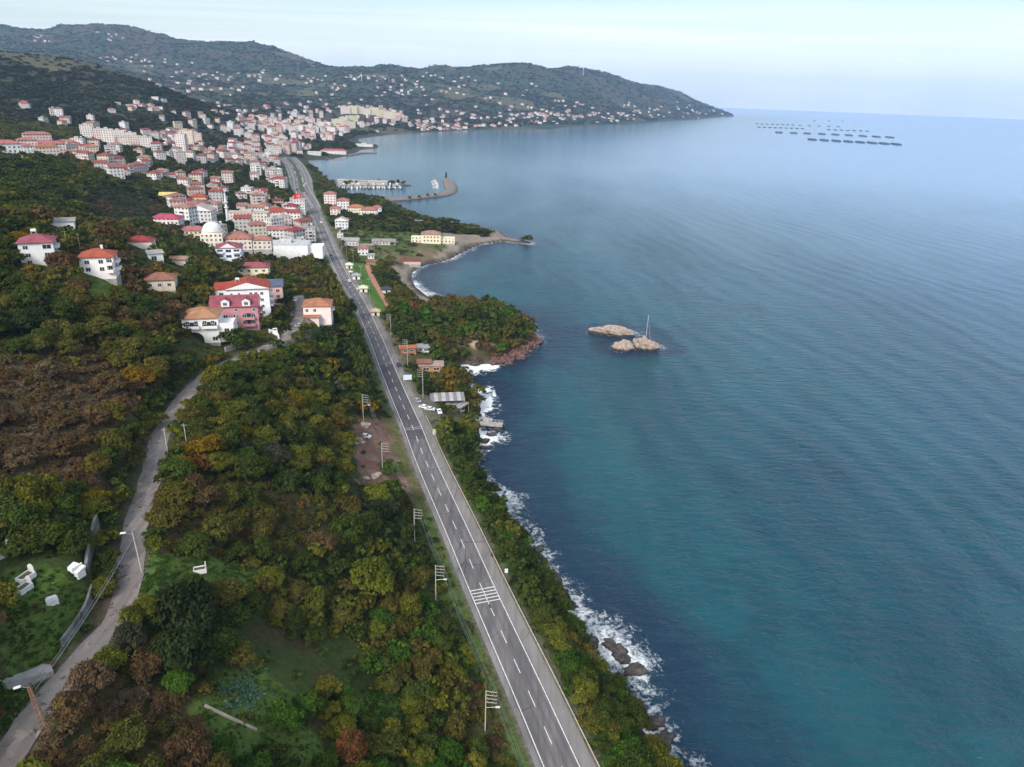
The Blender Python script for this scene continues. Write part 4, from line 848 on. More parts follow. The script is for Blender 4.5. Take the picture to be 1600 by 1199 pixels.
def wood_pole(px, py, h, label, lamp=False, tilt=0.0, group=None, m=None):
    P = hit(px, py); r = empty('street_lamp' if lamp else 'wooden_pole', P, 0); r.rotation_euler = (0, D_(tilt), 0); tag(r, label, 'street lamp' if lamp else 'pole', group)
    link('post', MB().bar((0,0,-1),(0,0,h),.15,8,r2=.1).mesh('post', [m or M_PALE]), r)
    if lamp: link('lamp_head', MB().bar((0,0,h-.6),(-1.3,-.2,h-.1),.04,5).obox((-1.6,-.25,h-.1),(.5,.06,.02),(0,.18,0),(0,0,.1),1).mesh('lamp_head', [M_METAL, M_WHITE]), r)
    else: link('crossarm', MB().box(-.7,.7,-.06,.06,h-.5,h-.38,bottom=True).bar((-.6,0,h-.38),(-.6,0,h-.15),.05,5).bar((.6,0,h-.38),(.6,0,h-.15),.05,5).mesh('crossarm', [M_WOOD]), r)
    FOOT.append((P[0], P[1], 1.0)); KP(P, h); return P
w1 = wood_pole(222,895,9.2,'leaning wooden lamp post at the lane bend above the lawn',True,-2)
w2 = wood_pole(263,712,7.5,'slim pale pole on the right edge of the lane higher up')
w3 = wood_pole(292,695,6.0,'short pale pole in the bushes right of the upper lane')
for q in ((108,398,'leaning thin pole between the two white hillside houses'),(258,470,'tall thin pole above the terracotta roofed old house'),(247,405,'thin pole in front of the crimson roofed house'),(128,402,'thin pole right of the leaning thin pole by the white houses')): wood_pole(q[0],q[1],9.5,q[2],m=M_WOOD)
P = hit(74,1150); r = empty('lattice_mast', P); r.rotation_euler = (0, D_(-3), D_(20)); tag(r, 'rust and grey lattice lamp mast standing beside the lane near the bottom corner', 'lamp mast'); KP(P, 10)
g = MB(); h_ = 9.6
for x, y in ((-1,-1),(1,-1),(1,1),(-1,1)): g.bar((x*.42,y*.42,-1),(x*.14,y*.14,h_),.055,5)
for k in range(12):
    a, b = k/12, (k+1)/12; ra, rb = .42-.28*a, .42-.28*b
    for x0,y0,x1,y1 in ((-1,-1,1,-1),(1,-1,1,1),(1,1,-1,1),(-1,1,-1,-1)): g.bar((x0*ra,y0*ra,a*h_),(x1*rb,y1*rb,b*h_),.032,4,caps=False)
link('mast', g.mesh('mast', simple('rusty_steel', (.30,.17,.12), .8, .5, 2)), r)
link('lamp_head', MB().bar((0,0,h_-.3),(-1.0,0,h_+.2),.05,5).obox((-1.3,0,h_+.2),(.45,0,.04),(0,.16,0),(0,0,.1),1).mesh('lamp_head', [M_METAL, M_WHITE]), r); w0 = P; FOOT.append((P[0],P[1],1.5))
wires(w0, w1, 'power_wires', 'thin wires along the lane between lattice mast and leaning lamp post', [(-.2,0),(.2,.0),(0,-.5)], 8.9, 1.0, )
wires(w1, w2, 'power_wires', 'thin wires along the lane from the leaning lamp post uphill', [(-.2,0),(.2,0)], 7.6, .8)
for px, py, h, lb in ((535,402,17,'tall floodlight pole at the town end of the verge'),(543,418,17,'second tall floodlight pole at the lawn corner'),(553,424,15,'thin park lamp post beside the square pavilion'),(565,452,15,'thin park lamp post by the grey roofed kiosk'),(578,474,15,'thin park lamp post at the narrow end of the lawn')):
    P = hit(px, py); r = empty('park_lamp', P); tag(r, lb, 'lamp post', 'lamp posts of the strip park'); link('post', MB().bar((0,0,-.5),(0,0,h),.16,6,r2=.09).mesh('post', [M_METAL]), r); link('lamp_head', MB().box(-1.2,1.2,-.2,.2,h,h+.3,bottom=True).mesh('lamp_head', [M_METAL]), r); KP(P, h); FOOT.append((P[0],P[1],1))
# ------------------------------------------------------------------ cars
def car_meshes():
    b = MB(); pr = [(-2.1,.35),(-2.15,.75),(-2.0,.95),(-1.15,1.0),(-.55,1.42),(.95,1.45),(1.7,1.02),(2.1,.92),(2.15,.45),(2.1,.35)]
    for sx in (-.85, .85):
        pts = [(sx, y, z) for y, z in pr]; b.face(pts if sx > 0 else pts[::-1])
    for (y0,z0),(y1,z1) in zip(pr, pr[1:]+pr[:1]): b.face([(-.85,y0,z0),(.85,y0,z0),(.85,y1,z1),(-.85,y1,z1)][::-1])
    w = MB()
    w.face([(-.72,-1.12,1.03),(.72,-1.12,1.03),(.66,-.60,1.40),(-.66,-.60,1.40)]).face([(.72,1.62,1.08),(-.72,1.62,1.08),(-.66,1.02,1.44),(.66,1.02,1.44)])
    for s_ in (-1, 1):
        p = [(s_*.862,-.95,1.02),(s_*.862,1.45,1.04),(s_*.862,.9,1.38),(s_*.862,-.5,1.36)]; w.face(p if s_ > 0 else p[::-1])
    wh = MB().bar((-.1,0,0),(.1,0,0),.33,12).bar((-.105,0,0),(.105,0,0),.19,8,1)
    return b.mesh('body', [M_PAINT]), w.mesh('window', [M_GLASS]), wh.mesh('wheel', [M_RUBBER, M_METAL])
CB, CW, CH = car_meshes()
def car(P, rz, colr, label, group=None, parts=True):
    r = empty('car', P, rz); tag(r, label, 'car', group); link('body', CB, r, color=colr); link('window', CW, r, (0,0,.02))
    if parts:
        for x in (-.82, .82):
            for y in (-1.3, 1.3): link('wheel', CH, r, (x, y, .33))
    FOOT.append((P[0], P[1], 2)); return r
def hdg(s): a, b = hp(s,0), hp(s+2,0); return math.atan2(b[1]-a[1], b[0]-a[0])-math.pi/2
for px, py, o, colr, lb in ((538,441,-1.8,(.7,.7,.72),'white car driving past the strip park lawn'),(521,400,1.8,(.05,.05,.06),'dark car on the highway at the town entrance'),(497,349,-1.8,(.75,.75,.75),'white car on the highway by the villas'),):
    s = hs(px, py); car(hp(s,o,.05), hdg(s)+(math.pi if o > 0 else 0), colr, lb)
for px, py, rz, colr, lb in ((663,638,70,(.7,.7,.7),'white car parked off the road opposite the dirt lot'),(652,628,40,(.3,.3,.33),'grey car parked beside the highway pole with crossarms'),(672,641,80,(.6,.6,.62),'silver car parked next to the white car by the cafe'),(571,684,75,(.74,.74,.74),'white car parked in the dirt lot by the stones'),(446,517,30,(.72,.72,.72),'white car parked on the yard road in front of the pink house'),
        (469,511,100,(.35,.36,.4),'grey car parked at the corner of the yard road'),(430,519,20,(.76,.76,.76),'white van-like car beside the pale garden wall'),(463,470,5,(.5,.52,.56),'silver car at the top of the yard road'),(623,572,15,(.03,.03,.035),'small black car by the red earth lay-by'),(686,645,20,(.74,.74,.72),'white car parked beneath the striped cafe roof')):
    car(hit(px, py), D_(rz), colr, lb)
CCN = [((.72,.72,.72),'white'),((.04,.04,.045),'black'),((.35,.36,.38),'silver'),((.3,.05,.04),'red'),((.07,.1,.2),'blue')]
for k in range(34):
    s = SP-25-k*15-random.uniform(0,6); 
    if s < s_two+80: break
    o = random.choice((4.0,6.8,-3.2,-6.2,11.5)); c, cn_ = random.choice(CCN)
    car(hp(s,o,.06), hdg(s)+(math.pi if o > 0 else 0), c, f"{cn_} car on the {'town side' if o > 0 else 'sea side'} of the distant dual carriageway", 'distant cars on the dual carriageway', False)
# ------------------------------------------------------------------ roadside huts, cafe, pier
def hut(px, py, rz, w, d, h, wc, rc, roof, label, cat='hut', name='kiosk', wins=True):
    return building(name, label, cat, base(px, py, d/2), D_(rz), w, d, h, roof, wc, rc, plain=True, wins=[('f',[h*.55],[-w*.22,w*.22],w*.25,h*.4)] if wins else [])
hut(638,553,14,7.5,4,2.8,(.30,.13,.08),(.34,.12,.07),'gable','kiosk with orange roof beside the sea side pole')
hut(661,551,10,6,4,2.6,(.7,.7,.7),(.3,.33,.36),'shed','white shed half hidden in trees right of the orange kiosk','shed','garden_shed')
hut(674,582,6,11,5,3.2,(.42,.19,.07),(.36,.27,.24),'shed','orange walled hut with pale flat roof under the headland')
hut(663,577,6,6,5,3.0,(.22,.12,.08),(.22,.11,.08),'gable','brown timber hut left of the orange walled hut')
P = hit(637,597); r = empty('billboard', P, D_(14)); tag(r, 'small pale blue roadside board on two posts beside the lay-by', 'billboard'); link('panel', MB().box(-1.9,1.9,-.08,.08,1.0,3.4,bottom=True).mesh('panel', [M_PAINT]), r, color=(.62,.72,.85)); [link('post', MB().box(-.08,.08,-.08,.08,-.3,1.0).mesh('post', [M_METAL]), r, (x,0,0)) for x in (-1.4,1.4)]; FOOT.append((P[0],P[1],3)); KP(P,3.4)
def canopy(px, py, rz, w, d, h, label):
    P = hit(px, py); r = empty('cafe_shelter', P, D_(rz)); tag(r, label, 'shelter'); n = 9; g = MB()
    for k in range(n): g.obox((-w/2+w*(k+.5)/n, 0, h+.06*(k%2)), (w/n/2,0,0), (0,d/2,d*.07), (0,0,.06), k%2)
    link('roof', g.mesh('roof', [simple('grey_sheet',(.20,.19,.20),.6,.2), simple('pale_sheet',(.38,.36,.36),.6,.2)]), r)
    for x in (-w/2+.3, w/2-.3):
        for y in (-d/2+.3, d/2-.3): link('post', cached(('cp',h), lambda: MB().box(-.1,.1,-.1,.1,-2,h-.2).mesh('post', [M_WOOD])), r, (x,y,0))
    for k in range(3): link('table', cached('ctable', lambda: MB().box(-.9,.9,-.5,.5,.7,.78,bottom=True).box(-.1,.1,-.1,.1,0,.7).box(-.9,.9,-.9,-.6,.4,.46,bottom=True).box(-.9,.9,.6,.9,.4,.46,bottom=True).mesh('table', [M_WHITE])), r, (-w/3+k*w/3, -.4, .1))
    FOOT.append((P[0],P[1],max(w,d)/2)); [KP(P+np.array([u,0,0]), h+1, (.9,1.0)) for u in (-w/3,0,w/3)]
canopy(699,632,10,15,7,3.6,'open cafe shelter with grey and pale striped sheet roof above the cove'); canopy(716,641,-38,8,6,3.2,'smaller angled cafe shelter with striped roof on the seaward side')
P = hit(679,676); r = empty('rowing_boat', P, D_(8)); r.scale = (.7,.9,.8); tag(r, 'upturned pale yellow-white boat on grass beside the guard rail', 'boat')
g = MB(); ys = np.linspace(-3,3,9)
for a, b in zip(ys[:-1], ys[1:]):
    wa, wb = 1.1*math.sqrt(max(0,1-(a/3.05)**2)), 1.1*math.sqrt(max(0,1-(b/3.05)**2))
    ring = lambda y, w_: [(w_*math.cos(t), y, .15+.75*w_*math.sin(t)) for t in np.linspace(0, math.pi, 7)]
    A, B = ring(a, wa), ring(b, wb)
    for k in range(6): g.face([A[k], A[k+1], B[k+1], B[k]])
link('hull', g.mesh('hull', [M_PAINT]), r, color=(.75,.74,.58)); link('keel', MB().box(-.06,.06,-2.9,2.9,.9,1.06).mesh('keel', [M_WOOD]), r); KP(P, 1.2)
pz = at_z(np.float64(764), np.float64(662), 1.6); r = empty('pier', pz, D_(-6)); tag(r, 'small concrete landing pier with railings reaching from the rocks', 'pier')
link('deck', MB().box(-8,6,-2,2,-.35,0,bottom=True).mesh('deck', [M_CONC]), r); link('step', MB().box(-3,1,2.01,5,-.1,.5,bottom=True).mesh('step', [M_CONC]), r)
for x in (-6,-2,2,5.4): link('pile', MB().bar((0,0,-6),(0,0,-.35),.35,8).mesh('pile', [M_CONC]), r, (x,0,0))
g = MB()
for x in np.arange(-7.8,6,1.7): g.bar((x,1.9,0),(x,1.9,1.1),.04,4)
g.tube([(-7.8,1.9,1.1),(5.9,1.9,1.1)],.04).tube([(-7.8,1.9,.6),(5.9,1.9,.6)],.03); link('railing', g.mesh('railing', [M_WHITE]), r); KP(pz,1,(.5,1)); FOOT.append((pz[0],pz[1],6))
# strip park
for px, py, w, hh, rc, lb in ((546,420,4.5,2.6,(.72,.70,.6),'cream square pavilion at the town end of the lawn'),(557,437,5,2.6,(.35,.36,.36),'grey roofed open pavilion in the middle of the lawn'),(568,457,5,2.6,(.68,.66,.52),'pale cream kiosk on the lawn by the footpath'),(587,494,4.6,2.6,(.55,.42,.26),'tan roofed round kiosk at the narrow lawn end'),(548,429,2,1.6,(.6,.62,.58),'tiny white box on the lawn between pavilions'),(561,456,2,1.6,(.6,.62,.58),'tiny white box beside the cream kiosk'),(604,459,6,2.6,(.06,.06,.07),'black roofed white shelter in the trees by the beach')):
    P = base(px, py, w/2); r = empty('park_pavilion', P, D_(12)); tag(r, lb, 'pavilion', 'pavilions of the strip park'); link('wall', MB().box(-w/2,w/2,-w/2,w/2,-.6,hh).mesh('wall', [M_WALL]), r, color=WHITE if rc[0] < .5 else (.66,.62,.5)); link('roof', roof_mesh('hip', w, w, .7, .5), r, (0,0,hh), color=rc); link('door', MB().box(-.6,.6,-.06,-.003,0,min(2.1,hh*.8)).mesh('door', [M_DARK]), r, (0,-w/2,0)); FOOT.append((P[0],P[1],w*.8)); KP(P, hh, (.3,1))
# flag pole
P = base(474,345,0); r = empty('flag_pole', P, D_(6)); tag(r, 'flag pole flying a large red flag with white crescent and star by the highway', 'flag'); link('pole', MB().bar((0,0,-1),(0,0,27),.25,8,r2=.14).mesh('pole', [M_METAL]), r)
g = MB(); nx, nz = 16, 4; fl = lambda i, k: (-.15-9.5*i/nx, .55*math.sin(i*.75)*i/nx, 26.5-6.3*k/nz-1.6*(i/nx)**1.5)
for i in range(nx):
    for k in range(nz): g.face([fl(i,k), fl(i,k+1), fl(i+1,k+1), fl(i+1,k)])
fo = link('flag', g.mesh('flag', [M_RED]), r); fo.scale = (.75,.75,.75); fo.location = (0,0,6.6)
def disc(cx, cz, R_, cut=None):
    o = []
    for a in np.linspace(0, 2*math.pi, 40, endpoint=False): o.append((cx+R_*math.cos(a), cz+R_*math.sin(a)))
    return o
em = MB()
for ysgn in (-1, 1):
    Y = lambda x: (.55*math.sin((-x-.15)/9.5*nx*.75)*(-x-.15)/9.5)+ysgn*.05
    Zd = lambda x, z: z-1.6*((-x-.15)/9.5)**1.5
    n = 26; oc_, ic = (-3.9, 23.4), (-4.3, 23.4)
    A0 = math.acos(max(-1, min(1, ((1.62**2+.4**2-1.3**2)/(2*1.62*.4)))))
    outer = [(oc_[0]+1.62*math.cos(t), oc_[1]+1.62*math.sin(t)) for t in np.linspace(math.pi-A0, -(math.pi-A0), n)]
    B0 = math.atan2(outer[0][1]-ic[1], outer[0][0]-ic[0]); inner = [(ic[0]+1.3*math.cos(t), ic[1]+1.3*math.sin(t)) for t in np.linspace(B0, -B0, n)]
    for i in range(n-1):
        em.face([(x, Y(x), Zd(x, z)) for x, z in (outer[i], outer[i+1], inner[i+1], inner[i])])
    st = [(-6.1+(.85 if j % 2 == 0 else .34)*math.cos(j*math.pi/5), 23.4+(.85 if j % 2 == 0 else .34)*math.sin(j*math.pi/5)) for j in range(10)]
    for j in range(10): em.face([(x, Y(x), Zd(x, z)) for x, z in ((-6.1,23.4), st[j], st[(j+1)%10])])
link('emblem', em.mesh('emblem', [M_WHITE]), fo)
for px, D, h, lb, c in ((565,None,30,'slim pale mast on the saddle of the far ridge',(565,127)),(911,None,45,'thin antenna mast on top of the far headland hill',(911,118))):
    P = hit(c[0], c[1]); 
    if P is not None: r = empty('antenna_mast', P); tag(r, lb, 'antenna mast'); link('mast', MB().bar((0,0,-5),(0,0,h*1.5),1.4,6,r2=.5).mesh('mast', [M_WHITE]), r); link('antenna', MB().bar((0,0,h*.9),(0,0,h*1.1),2.0,8).mesh('antenna', [M_WHITE]), r)
# ------------------------------------------------------------------ graves, walls, timber and the dirt lot
def grave(px, py, rz, label, k=1.0, tall=False):
    k *= .8
    P = hit(px, py)+np.array([0,0,.35]); r = empty('grave', P, D_(rz)); tag(r, label, 'grave', 'white marble graves by the lane')
    m = [M_WHITE, simple('grave_soil', (.10,.085,.05), .95)] if 'gm' not in _mc else _mc['gm']; _mc['gm'] = m
    link('border', MB().box(-.95*k,-.75*k,-1.5*k,1.5*k,-.5,.6*k).box(.75*k,.95*k,-1.5*k,1.5*k,-.5,.6*k).box(-.75*k,.75*k,-1.5*k,-1.3*k,-.5,.6*k).box(-.75*k,.75*k,1.3*k,1.5*k,-.5,.6*k).mesh('border', m[0]), r)
    link('soil', MB().box(-.75*k,.75*k,-1.3*k,1.3*k,-.5,.35*k).mesh('soil', m[1]), r)
    link('headstone', MB().box(-.7*k,.7*k,1.3*k+.02,1.5*k-.02,.6*k,1.7*k).bar((-.0,1.32*k,1.65*k),(0,1.48*k,1.65*k),.55*k,12).mesh('headstone', m[0]), r); FOOT.append((P[0],P[1],3.4)); KP(P, 1.2, (.2,.6,1))
grave(313,893,-68,'white marble grave alone on the grass right of the lane',1.0)
grave(41,905,-15,'white stepped grave left of the walled terrace, upper of two',1.1); grave(38,922,-15,'white stepped grave left of the walled terrace, lower of two',1.0); grave(5,867,-20,'white grave at the picture edge above the terrace',1.2)
P = hit(82,942); r = tag(link('marble_block', MB().box(-.9,.9,-.6,.6,-.3,.8).box(-.7,.7,-.45,.45,.802,1.15).mesh('marble_block', M_WHITE), None, P, D_(40)), 'white marble block tilted on the grass of the terrace', 'stone block'); KP(P, .8, (.5,1))
P = hit(120,897); r = empty('lime_kiosk', P, D_(-20)); r.name = 'tomb'; r.scale = (.78,)*3; tag(r, 'white panelled tomb with sloping sides at the end of the grey wall', 'tomb'); link('wall', MB().box(-1.7,1.7,-1,1,-.5,1.5).mesh('wall', M_WHITE), r); link('roof', MB().face([(-1.9,-1.2,1.5),(1.9,-1.2,1.5),(1.9,1.2,2.1),(-1.9,1.2,2.1)]).face([(-1.9,-1.2,1.5),(-1.9,1.2,2.1),(-1.9,1.2,1.5)]).face([(1.9,-1.2,1.5),(1.9,1.2,1.5),(1.9,1.2,2.1)]).mesh('roof', M_WHITE), r); link('slab', MB().box(-.15,.15,-1.3,1.3,1.5,2.5).mesh('slab', M_WHITE), r, (.6,0,0)); FOOT.append((P[0],P[1],2.5)); KP(P,2,(.3,.7,1))
def wall_run(name, pix, h, th, label, cat, mat, taper=None):
    q = np.array([hit(*p) for p in pix]); q = resample(q, 1.5); q[:,2] = ground(q[:,0], q[:,1]); n = side(q); g = MB(); N = len(q)
    for i in range(N-1):
        ha, hb = (h*(taper(i/(N-1)) if taper else 1), h*(taper((i+1)/(N-1)) if taper else 1))
        a, b = q[i], q[i+1]; na, nb = np.r_[n[i],0]*th/2, np.r_[n[i+1],0]*th/2; up = lambda z: np.array([0,0,z])
        g.face([a-na-up(1), b-nb-up(1), b-nb+up(hb), a-na+up(ha)]); g.face([b+nb-up(1), a+na-up(1), a+na+up(ha), b+nb+up(hb)]); g.face([a-na+up(ha), b-nb+up(hb), b+nb+up(hb), a+na+up(ha)])
    a, na = q[0], np.r_[n[0],0]*th/2; h0 = h*(taper(0) if taper else 1); g.face([a+na-up(1), a-na-up(1), a-na+up(h0), a+na+up(h0)])
    a, na = q[-1], np.r_[n[-1],0]*th/2; h1 = h*(taper(1) if taper else 1); g.face([a-na-up(1), a+na-up(1), a+na+up(h1), a-na+up(h1)])
    for p in q[::3]: FOOT.append((p[0],p[1],1.2)); KP(p, h, (.5,1))
    c0 = q[0].copy(); g.v = [tuple(np.array(v)-c0) for v in g.v]
    return tag(link(name, g.mesh(name, [mat]), None, c0), label, cat)
M_MOT = asphalt_mat('mottled_concrete', (.07,.075,.065), (.24,.24,.23), False)
wall_run('retaining_wall', [(136,893),(143,862),(150,838),(155,826)], 3.4, .5, 'mottled grey concrete wall rising to a point above the lane', 'wall', M_MOT, lambda t: .45+.55*t)
wall_run('retaining_wall', [(98,1012),(118,985),(136,955),(146,925)], 1.7, .4, 'dark stained retaining wall along the lane below the terrace', 'wall', M_CONC2)
wall_run('concrete_ramp', [(0,1066),(30,1060),(58,1054),(82,1048)], .9, 2.6, 'pale rough concrete ramp tapering to the picture edge', 'ramp', M_CONC, lambda t: .3+.7*t)
wall_run('garden_kerb', [(320,1104),(345,1116),(375,1130),(402,1142)], .35, .5, 'narrow pale kerb of a garden plot in the clearing', 'kerb', simple('pale_kerb', (.33,.29,.23), .9, .3))
wall_run('yard_wall', [(352,550),(368,546)], 1.8, .4, 'short grey wall at the foot of the yard road', 'wall', M_CONC)
wall_run('yard_wall', [(420,520),(432,524),(436,530)], 1.6, .4, 'pale garden wall beside the yard road cars', 'wall', M_FRAME)
wall_run('sea_fence', [(556,384),(590,383),(622,380)], 1.6, .4, 'low stone wall across the field below the cream guest house', 'wall', M_CONC)
def rock_mesh(seed, sx, sy, sz, sub=3, rough=.35, mats=None, freq=1.3):
    import bmesh
    bm = bmesh.new(); bmesh.ops.create_icosphere(bm, subdivisions=sub, radius=1.0); me = bpy.data.meshes.new('rock'); bm.to_mesh(me); bm.free()
    co_ = np.empty(len(me.vertices)*3, np.float32); me.vertices.foreach_get('co', co_); v = co_.reshape(-1,3).astype(float)
    f = 1+rough*((fbm(v[:,0]*freq+seed*3.1+v[:,2], v[:,1]*freq+seed, seed, 4)-.45)*2+(np.abs(fbm(v[:,2]*freq*1.7+9+v[:,0]*.7, v[:,1]*freq*1.7+seed, seed+5, 3)-.45))*1.2)
    v = v*f[:,None]; v[:,2] = np.where(v[:,2] < -.35, -.35, v[:,2]); v = v*np.array([sx,sy,sz]); me.vertices.foreach_set('co', v.astype(np.float32).ravel())
    for m in (mats or []): me.materials.append(m)
    me.update(); return me
def rock_mat(name, a, b, wet=(.03,.025,.022), z1=.9):
    t = NT(name); p = t.pos(); c = t.mix(t.rng(t.noise(p, .5, 5, .65), .38, .62), a, b); c = t.mix(t.rng(t.noise(p, 1.8, 4, .7), .52, .7), c, tuple(k*.45 for k in b))
    z = t.n('ShaderNodeSeparateXYZ', {0: p}).outputs[2]; c = t.mix(t.rng(t.math('ADD', z, t.math('MULTIPLY', t.noise(p, .6, 3), 1.2)), z1-.1, z1+.9, 1, 0), c, wet)
    return t.out(t.bsdf(c, .85, .3, t.bump(t.noise(p, 1.1, 6, .7), 1.0, .5)))
M_RK = rock_mat('pale_rock', (.24,.18,.14), (.40,.33,.28), (.04,.03,.025), 1.3); M_RD = rock_mat('dark_rock', (.05,.042,.04), (.10,.085,.08), (.02,.018,.018), .6); M_ROR = rock_mat('red_rock', (.085,.045,.038), (.16,.09,.075), (.03,.02,.02), .8); M_STN = rock_mat('lot_stone', (.36,.27,.2), (.5,.42,.34), (.3,.22,.16), -50)
for px, py, sx, sy, sz, rz, lb, sd in ((957,521,11.5,5,4.0,-6,'long low pale islet rock, farther of the sea rocks',3),(973,545,5.2,4.4,4.4,10,'smaller rounded pale sea rock, left of the beacon rock',8),(1009,544,6.8,4.6,5.4,-20,'rounded pinkish sea rock that carries the thin beacon pole',5),(930,519,2.2,1.6,1.0,0,'small dark rock at the left tip of the long islet',11),(984,546,2.2,1.8,2.0,0,'low stone wedged between the two rounded sea rocks',12),(1026,546,1.2,1,1.0,0,'little pale rock at the right foot of the beacon rock',14)):
    P = at_z(np.float64(px), np.float64(py), 0.0); tag(link('sea_rock', rock_mesh(sd, sx, sy, sz, 5, .56, [M_RK], 1.9), None, P, D_(rz)), lb, 'rock', 'pale rocks standing in the sea')
P = at_z(np.float64(1008), np.float64(540), 0); r = empty('beacon_pole', P+np.array([0,0,3.6])); tag(r, 'thin pale beacon pole standing on the pinkish sea rock', 'beacon'); link('pole', MB().bar((0,0,-2),(0,0,15),.10,6,r2=.06).mesh('pole', [M_WHITE]), r); link('stay', MB().bar((0,0,15),(2.6,0,.2),.03,4).bar((0,0,15),(2.8,1.2,.0),.03,4).mesh('stay', [M_WHITE]), r)
sr_pos = [(965,1030),(958,1018),(946,1008),(985,1048),(858,905),(868,925),(880,945),(842,878),(830,862),(898,975),(916,1002),(935,1040),(960,1075),(990,1105),(1010,1130),(1030,1160),(1000,1120),(762,668),(770,672),(752,690),(756,700),(745,690),(760,680),(775,665),(748,700),(812,835),(800,820),(782,797),(766,765),(722,575),(735,570),(716,600),(728,612)]
for i, (px, py) in enumerate(sr_pos):
    P = at_z(np.float64(px+7), np.float64(py), 0.0); k = (1.5,1.8,1.3,1.6)[i] if i < 4 else random.uniform(.7,1.7)
    tag(link('shore_rock', rock_mesh(i+20, k*1.6, k, k*.6, 4, .8, [M_RD], 1.9), None, P, random.uniform(0,3)), ('largest low black reef rock lying in the surf','black reef rock at the head of the surf reef','black reef rock, landward of the surf reef','black reef rock, nearest end of the surf reef')[i] if i < 4 else 'dark wet boulder in the surf along the shore', 'rock', 'dark boulders in the surf')
for i in range(26):
    px, py = 775+i*2.5+random.uniform(-3,3), 566-max(0,(i-8))*1.9+random.uniform(-5,3); P = hit(px, py)
    if P is None: continue
    k = random.uniform(1.6,3.4); tag(link('cliff_rock', rock_mesh(i+70, k*1.2, k, k*.9, 4, .8, [M_ROR], 2.2), None, P-np.array([0,0,.3]), random.uniform(0,3)), 'rust-red boulder at the foot of the wooded headland', 'rock', 'red boulders round the headland')
for i, (px, py, k) in enumerate(((556,690,1.7),(560,688,1.2),(552,689,1.0),(568,664,1.3),(572,666,1.1),(575,663,.9),(565,692,.8),(585,745,1.2),(590,741,.9),(572,748,1.0))):
    P = hit(px, py); tag(link('stone', rock_mesh(i+110, k*1.5, k, k*.7, 2, .5, [M_STN]), None, P, random.uniform(0,3)), 'pale rough stone dumped in the brown dirt lot', 'stone', 'pale stones in the dirt lot'); FOOT.append((P[0],P[1],1.2)); KP(P,.6,(1,))
P = hit(791,896); r = empty('meter_box', P); r.scale = (.65,)*3; tag(r, 'small white cabinet on a post behind the guard rail', 'cabinet'); link('cabinet', MB().box(-.7,.7,-.5,.5,.6,2.0,bottom=True).mesh('cabinet', [M_WHITE]), r); link('post', MB().box(-.1,.1,-.1,.1,-.8,.6).mesh('post', [M_METAL]), r); KP(P,2,(.4,.7,1)); FOOT.append((P[0],P[1],1.5))
# ------------------------------------------------------------------ harbour: breakwater, marina, boats
def mole(name, pix, half, h, label, cat, mat, z=0.0):
    q = resample([[*at_z(np.float64(a), np.float64(b), 0)[:2], w] for a, b, w in pix], 6); n = side(q); g = MB(); c0 = np.array([q[0,0], q[0,1], 0])
    prof = [(-1.0,-2),(-.8,.4),(-.55,h*.8),(-.4,h),(.4,h),(.55,h*.8),(.8,.4),(1.0,-2)]
    for i in range(len(q)-1):
        for (a0, z0), (a1, z1) in zip(prof[:-1], prof[1:]):
            P_ = lambda i_, a, z_: (q[i_,0]+n[i_,0]*a*q[i_,2]*half-c0[0], q[i_,1]+n[i_,1]*a*q[i_,2]*half-c0[1], z_)
            g.face([P_(i,a0,z0), P_(i,a1,z1), P_(i+1,a1,z1), P_(i+1,a0,z0)][::-1])
    for i in (0, len(q)-1):
        pts = [(q[i,0]+n[i,0]*a*q[i,2]*half-c0[0], q[i,1]+n[i,1]*a*q[i,2]*half-c0[1], z_) for a, z_ in prof]; g.face(pts)
    o = tag(link(name, g.mesh(name, [mat]), None, c0), label, cat); return q
M_MOLE = rock_mat('mole_rock', (.13,.10,.09), (.24,.205,.18), (.04,.035,.035), .8)
bq = mole('breakwater', [(606,313.5,1),(640,311.5,1),(680,307,1),(696,304,1.4),(705,298,1.4),(703,289,1.5),(697,281,1.1)], 8, 3.2, 'curved rubble breakwater sheltering the fishing harbour', 'breakwater', M_MOLE)
mq = mole('mole', [(512,287,1.3),(545,290.5,1.2),(580,291,1.1),(615,290,1),(638,289,.8)], 15, 2.4, 'low mole with boats drawn up along the marina', 'mole', M_MOLE)
jq = mole('jetty', [(545,243.5,1),(566,240,.9),(588,239.6,.7)], 6, 2.4, 'thin distant jetty at the far waterfront', 'jetty', M_MOLE)
def boat_mesh():
    h = MB(); ys = np.linspace(-5,5,9); wd_ = lambda y: 1.7*(1-max(0,(y+1)/6.05)**2.2) if y > -1 else 1.7-.12*abs(y+1)
    for a, b in zip(ys[:-1], ys[1:]):
        A = [(-wd_(a),a,1.2+.05*max(0,a)),(-wd_(a)*.6,a,-.4),(wd_(a)*.6,a,-.4),(wd_(a),a,1.2+.05*max(0,a))]; B = [(-wd_(b),b,1.2+.05*max(0,b)),(-wd_(b)*.6,b,-.4),(wd_(b)*.6,b,-.4),(wd_(b),b,1.2+.05*max(0,b))]
        for k in range(3): h.face([A[k], A[k+1], B[k+1], B[k]][::-1])
        h.face([A[0], B[0], B[3], A[3]][::-1], 1)
    h.face([(-wd_(-5),-5,1.2),(wd_(-5),-5,1.2),(wd_(-5)*.6,-5,-.4),(-wd_(-5)*.6,-5,-.4)])
    return h.mesh('hull', [M_PAINT, M_WOOD]), MB().box(-1,1,-3,.2,1.2,3.1).box(-1.15,1.15,-3.2,.5,3.1,3.25,bottom=True).box(-.95,.95,.21,.25,2.1,2.9,1).mesh('cabin', [M_WHITE, M_GLASS]), MB().bar((0,1,1.2),(0,1,6.5),.07,5).bar((0,1,5.5),(0,-3,3.6),.04,4).mesh('mast', [M_METAL])
BH, BC, BM = boat_mesh()
